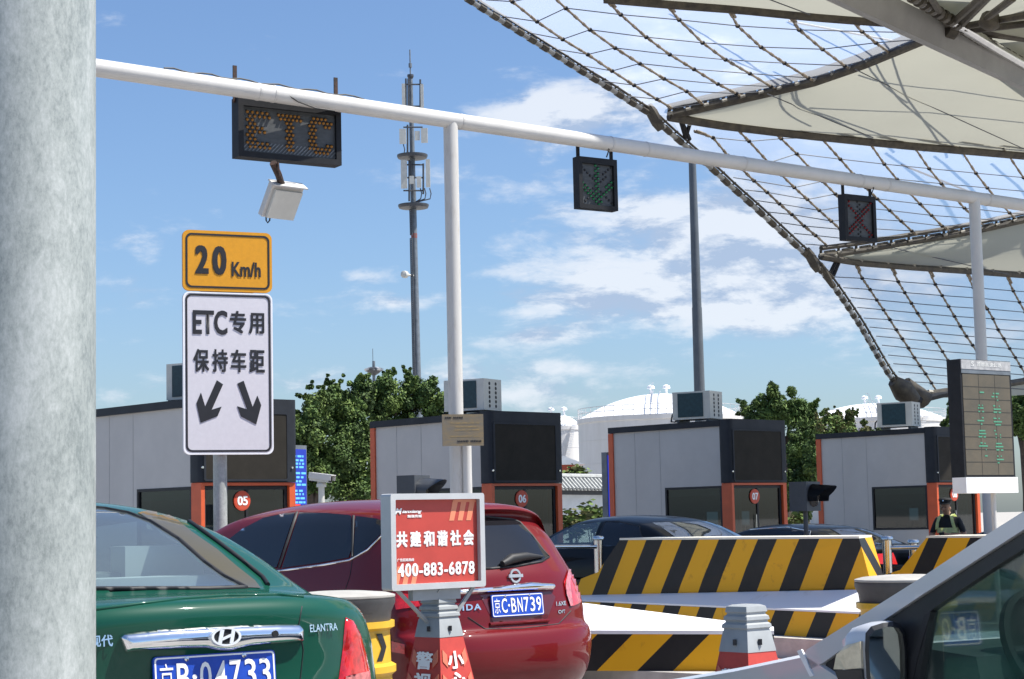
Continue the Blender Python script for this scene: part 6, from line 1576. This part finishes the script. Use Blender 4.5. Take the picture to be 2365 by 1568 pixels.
def van_wheel(s, d, sd):
    c = pl(s, .31, d); t = NB(); lathe(t, c, [(.19, -.1), (.30, -.1), (.31, -.06), (.31, .06), (.30, .1), (.19, .1)], 28, axis=vn*sd); wh = part('wheel', t, mBlack, van, smooth=40)
    b = NB(); lathe(b, c, [(.19, -.05), (.19, .09), (.15, .095), (.04, .08), (.001, .085)], 20, axis=vn*sd); part('rim', b, mAlu, wh)
for s in (1.25, -1.5): van_wheel(s, -.06, 1); van_wheel(s, -WID+.06, -1)
# ------------------------------------------------- the guard
gp_ = at(2186, 1151, 28.0); H = gp_.z; g0 = V((gp_.x, gp_.y, 0)); k = H/1.66
per = thing('person', 'person in black uniform, cap and pale safety vest looking down at a phone', 'person', g0, radians(-32))
sk = [  # name, parent, position (x right hand side of picture, y towards the booths, z up), radius
 ('pel', None, (0, 0, .90), .135), ('waist', 'pel', (0, 0, 1.04), .125), ('chest', 'waist', (0, -.01, 1.22), .145), ('neck0', 'chest', (0, -.02, 1.36), .07), ('neck', 'neck0', (0, -.04, 1.42), .052),
 ('head', 'neck', (0, -.075, 1.50), .075), ('top', 'head', (0, -.085, 1.58), .078), ('crown', 'top', (0, -.08, 1.625), .05),
 ('shR', 'chest', (.175, 0, 1.32), .062), ('elR', 'shR', (.275, -.03, 1.07), .046), ('wrR', 'elR', (.08, -.22, 1.08), .034), ('haR', 'wrR', (.035, -.255, 1.085), .032),
 ('shL', 'chest', (-.175, 0, 1.32), .062), ('elL', 'shL', (-.265, -.05, 1.07), .046), ('wrL', 'elL', (-.10, -.23, 1.05), .034), ('haL', 'wrL', (-.055, -.26, 1.06), .032),
 ('hpR', 'pel', (.085, 0, .84), .10), ('knR', 'hpR', (.10, -.01, .46), .062), ('anR', 'knR', (.10, .02, .09), .042), ('toR', 'anR', (.12, -.13, .035), .038),
 ('hpL', 'pel', (-.085, 0, .84), .10), ('knL', 'hpL', (-.10, -.02, .46), .062), ('anL', 'knL', (-.10, .01, .09), .042), ('toL', 'anL', (-.13, -.14, .035), .038)]
for s, hx, hy, hz in (('R', .035, -.255, 1.085), ('L', -.055, -.26, 1.06)):
    sg_ = -1 if s == 'R' else 1
    for i in range(4):
        l = (.030, .036, .033, .026)[i]; zz_ = .022-.016*i
        sk.append((f'f{s}{i}', 'ha'+s, (hx+sg_*.030, hy-.012, hz+zz_), .0105)); sk.append((f'g{s}{i}', f'f{s}{i}', (hx+sg_*(.034+l), hy-.022, hz+zz_-.004), .0095))
    sk.append((f't{s}', 'ha'+s, (hx+sg_*.012, hy-.02, hz+.042), .0115)); sk.append((f'u{s}', f't{s}', (hx+sg_*.036, hy-.034, hz+.052), .010))
bm = NB(); idx = {}; lay = bm.verts.layers.skin.verify()
for n, par, p, r in sk:
    v = bm.verts.new(V(p)*k); idx[n] = v; v[lay].radius = (r*k, r*k)
    if par: bm.edges.new((idx[par], v))
idx['pel'][lay].use_root = True
idx['chest'][lay].radius = (.165*k, .115*k); idx['waist'][lay].radius = (.14*k, .105*k); idx['head'][lay].radius = (.070*k, .088*k); idx['top'][lay].radius = (.076*k, .092*k)
me = bpy.data.meshes.new('t'); bm.to_mesh(me); bm.free(); to = bpy.data.objects.new('t', me); COL.objects.link(to)
to.modifiers.new('s', 'SKIN'); sb = to.modifiers.new('u', 'SUBSURF'); sb.levels = 2; sb.render_levels = 2
m2 = bpy.data.meshes.new_from_object(to.evaluated_get(bpy.context.evaluated_depsgraph_get())); bpy.data.objects.remove(to)
b = NB(); b.from_mesh(m2); bpy.data.meshes.remove(m2)
for f in b.faces:
    c = f.calc_center_median()/k; f.material_index = 0
    if c.z > 1.40: f.material_index = 1
    elif c.y < -.115 and .98 < c.z < 1.16: f.material_index = 1
    elif abs(c.x) > .17 and c.z < 1.13 and c.z > .98: f.material_index = 1
    elif c.z < .075: f.material_index = 2
part('body', b, [mUniform, mSkin, mBlack], per, world=False, smooth=60)
bm = NB(); hz = lambda x, y, z: V((x, y, z))*k
lathe(bm, hz(0, -.080, 1.585), [(.088*k, -.02*k), (.092*k, .02*k), (.108*k, .055*k), (.095*k, .078*k), (.001, .088*k)], 20)
prism(bm, [hz(.085*cos(a), -.10-.105*sin(a)*1.0-.02, 1.575-.012*sin(a)) for a in [pi*j/10 for j in range(11)]], (0, 0, .008))
part('cap', bm, mUniform, per, world=False, smooth=40)
bm = NB(); lathe(bm, hz(0, -.185, 1.625), [(.014*k, 0), (.012*k, .006)], 10, axis=(0, -1, .2)); part('cap_badge', bm, mStainless, per, world=False)
bm = NB()   # face: nose, brow, mouth and ears
for p_, s_ in (((0, -.178, 1.497), (.012, .018, .022)), ((.076, -.075, 1.50), (.008, .018, .028)), ((-.076, -.075, 1.50), (.008, .018, .028))):
    bmesh.ops.create_icosphere(bm, subdivisions=2, radius=1, matrix=Matrix.Translation(hz(*p_)) @ Matrix.Diagonal((*[a*k for a in s_], 1)))
part('nose_and_ears', bm, mSkin, per, world=False, smooth=60)
bm = NB()
for x in (.028, -.028): bmesh.ops.create_icosphere(bm, subdivisions=2, radius=1, matrix=Matrix.Translation(hz(x, -.158, 1.522)) @ Matrix.Diagonal((.012*k, .008*k, .005*k, 1)))
bmesh.ops.create_icosphere(bm, subdivisions=2, radius=1, matrix=Matrix.Translation(hz(0, -.162, 1.462)) @ Matrix.Diagonal((.020*k, .006*k, .004*k, 1)))
part('eyes_and_mouth', bm, mBlack, per, world=False)
# vest: chest panels and straps that follow the trunk
bm = NB()
def band(z0, z1, rx, ry, a0, a1, n=14, cy=0.0):
    A = [bm.verts.new(hz(rx*cos(a), cy+ry*sin(a), z0)) for a in [radians(a0+(a1-a0)*j/n) for j in range(n+1)]]
    B = [bm.verts.new(hz(rx*cos(a), cy+ry*sin(a), z1)) for a in [radians(a0+(a1-a0)*j/n) for j in range(n+1)]]
    for j in range(n): bm.faces.new((A[j], A[j+1], B[j+1], B[j]))
band(.93, 1.09, .165, .155, -180, 0, cy=0); band(.93, 1.09, .165, .155, 0, 180); band(1.12, 1.20, .180, .150, -172, -8)
band(1.09, 1.12, .172, .153, -120, -60)
for s in (-1, 1):
    P = [hz(s*.145, -.118, 1.18), hz(s*.125, -.140, 1.28), hz(s*.095, -.105, 1.385), hz(s*.09, .0, 1.415), hz(s*.10, .10, 1.36), hz(s*.11, .13, 1.2)]
    for a, c in zip(P, P[1:]):
        o = V((.026*k, 0, .004)); bm.faces.new([bm.verts.new(q_) for q_ in (a-o, a+o, c+o, c-o)])
bmesh.ops.solidify(bm, geom=bm.faces[:], thickness=.006)
part('safety_vest', bm, mHiVis, per, world=False, smooth=50)
bm = NB(); bx(bm, hz(-.04, -.315, 1.05), hz(.035, -.30, 1.13)); bev(bm, .004, 1)
tag(solo('phone', (lambda q_: (q_.transform(RM[per]), q_)[1])(bm), mBlack, 'small dark phone held in both hands of the guard', 'phone', RM[per] @ hz(0, -.31, 1.09)))
bm = NB(); lathe(bm, hz(.232, -.02, 1.225), [(.034*k, 0), (.034*k, .008)], 12, axis=(.9, -.4, .1)); part('arm_badge', bm, mat('pale_badge', (.35, .42, .48), .6), per, world=False)
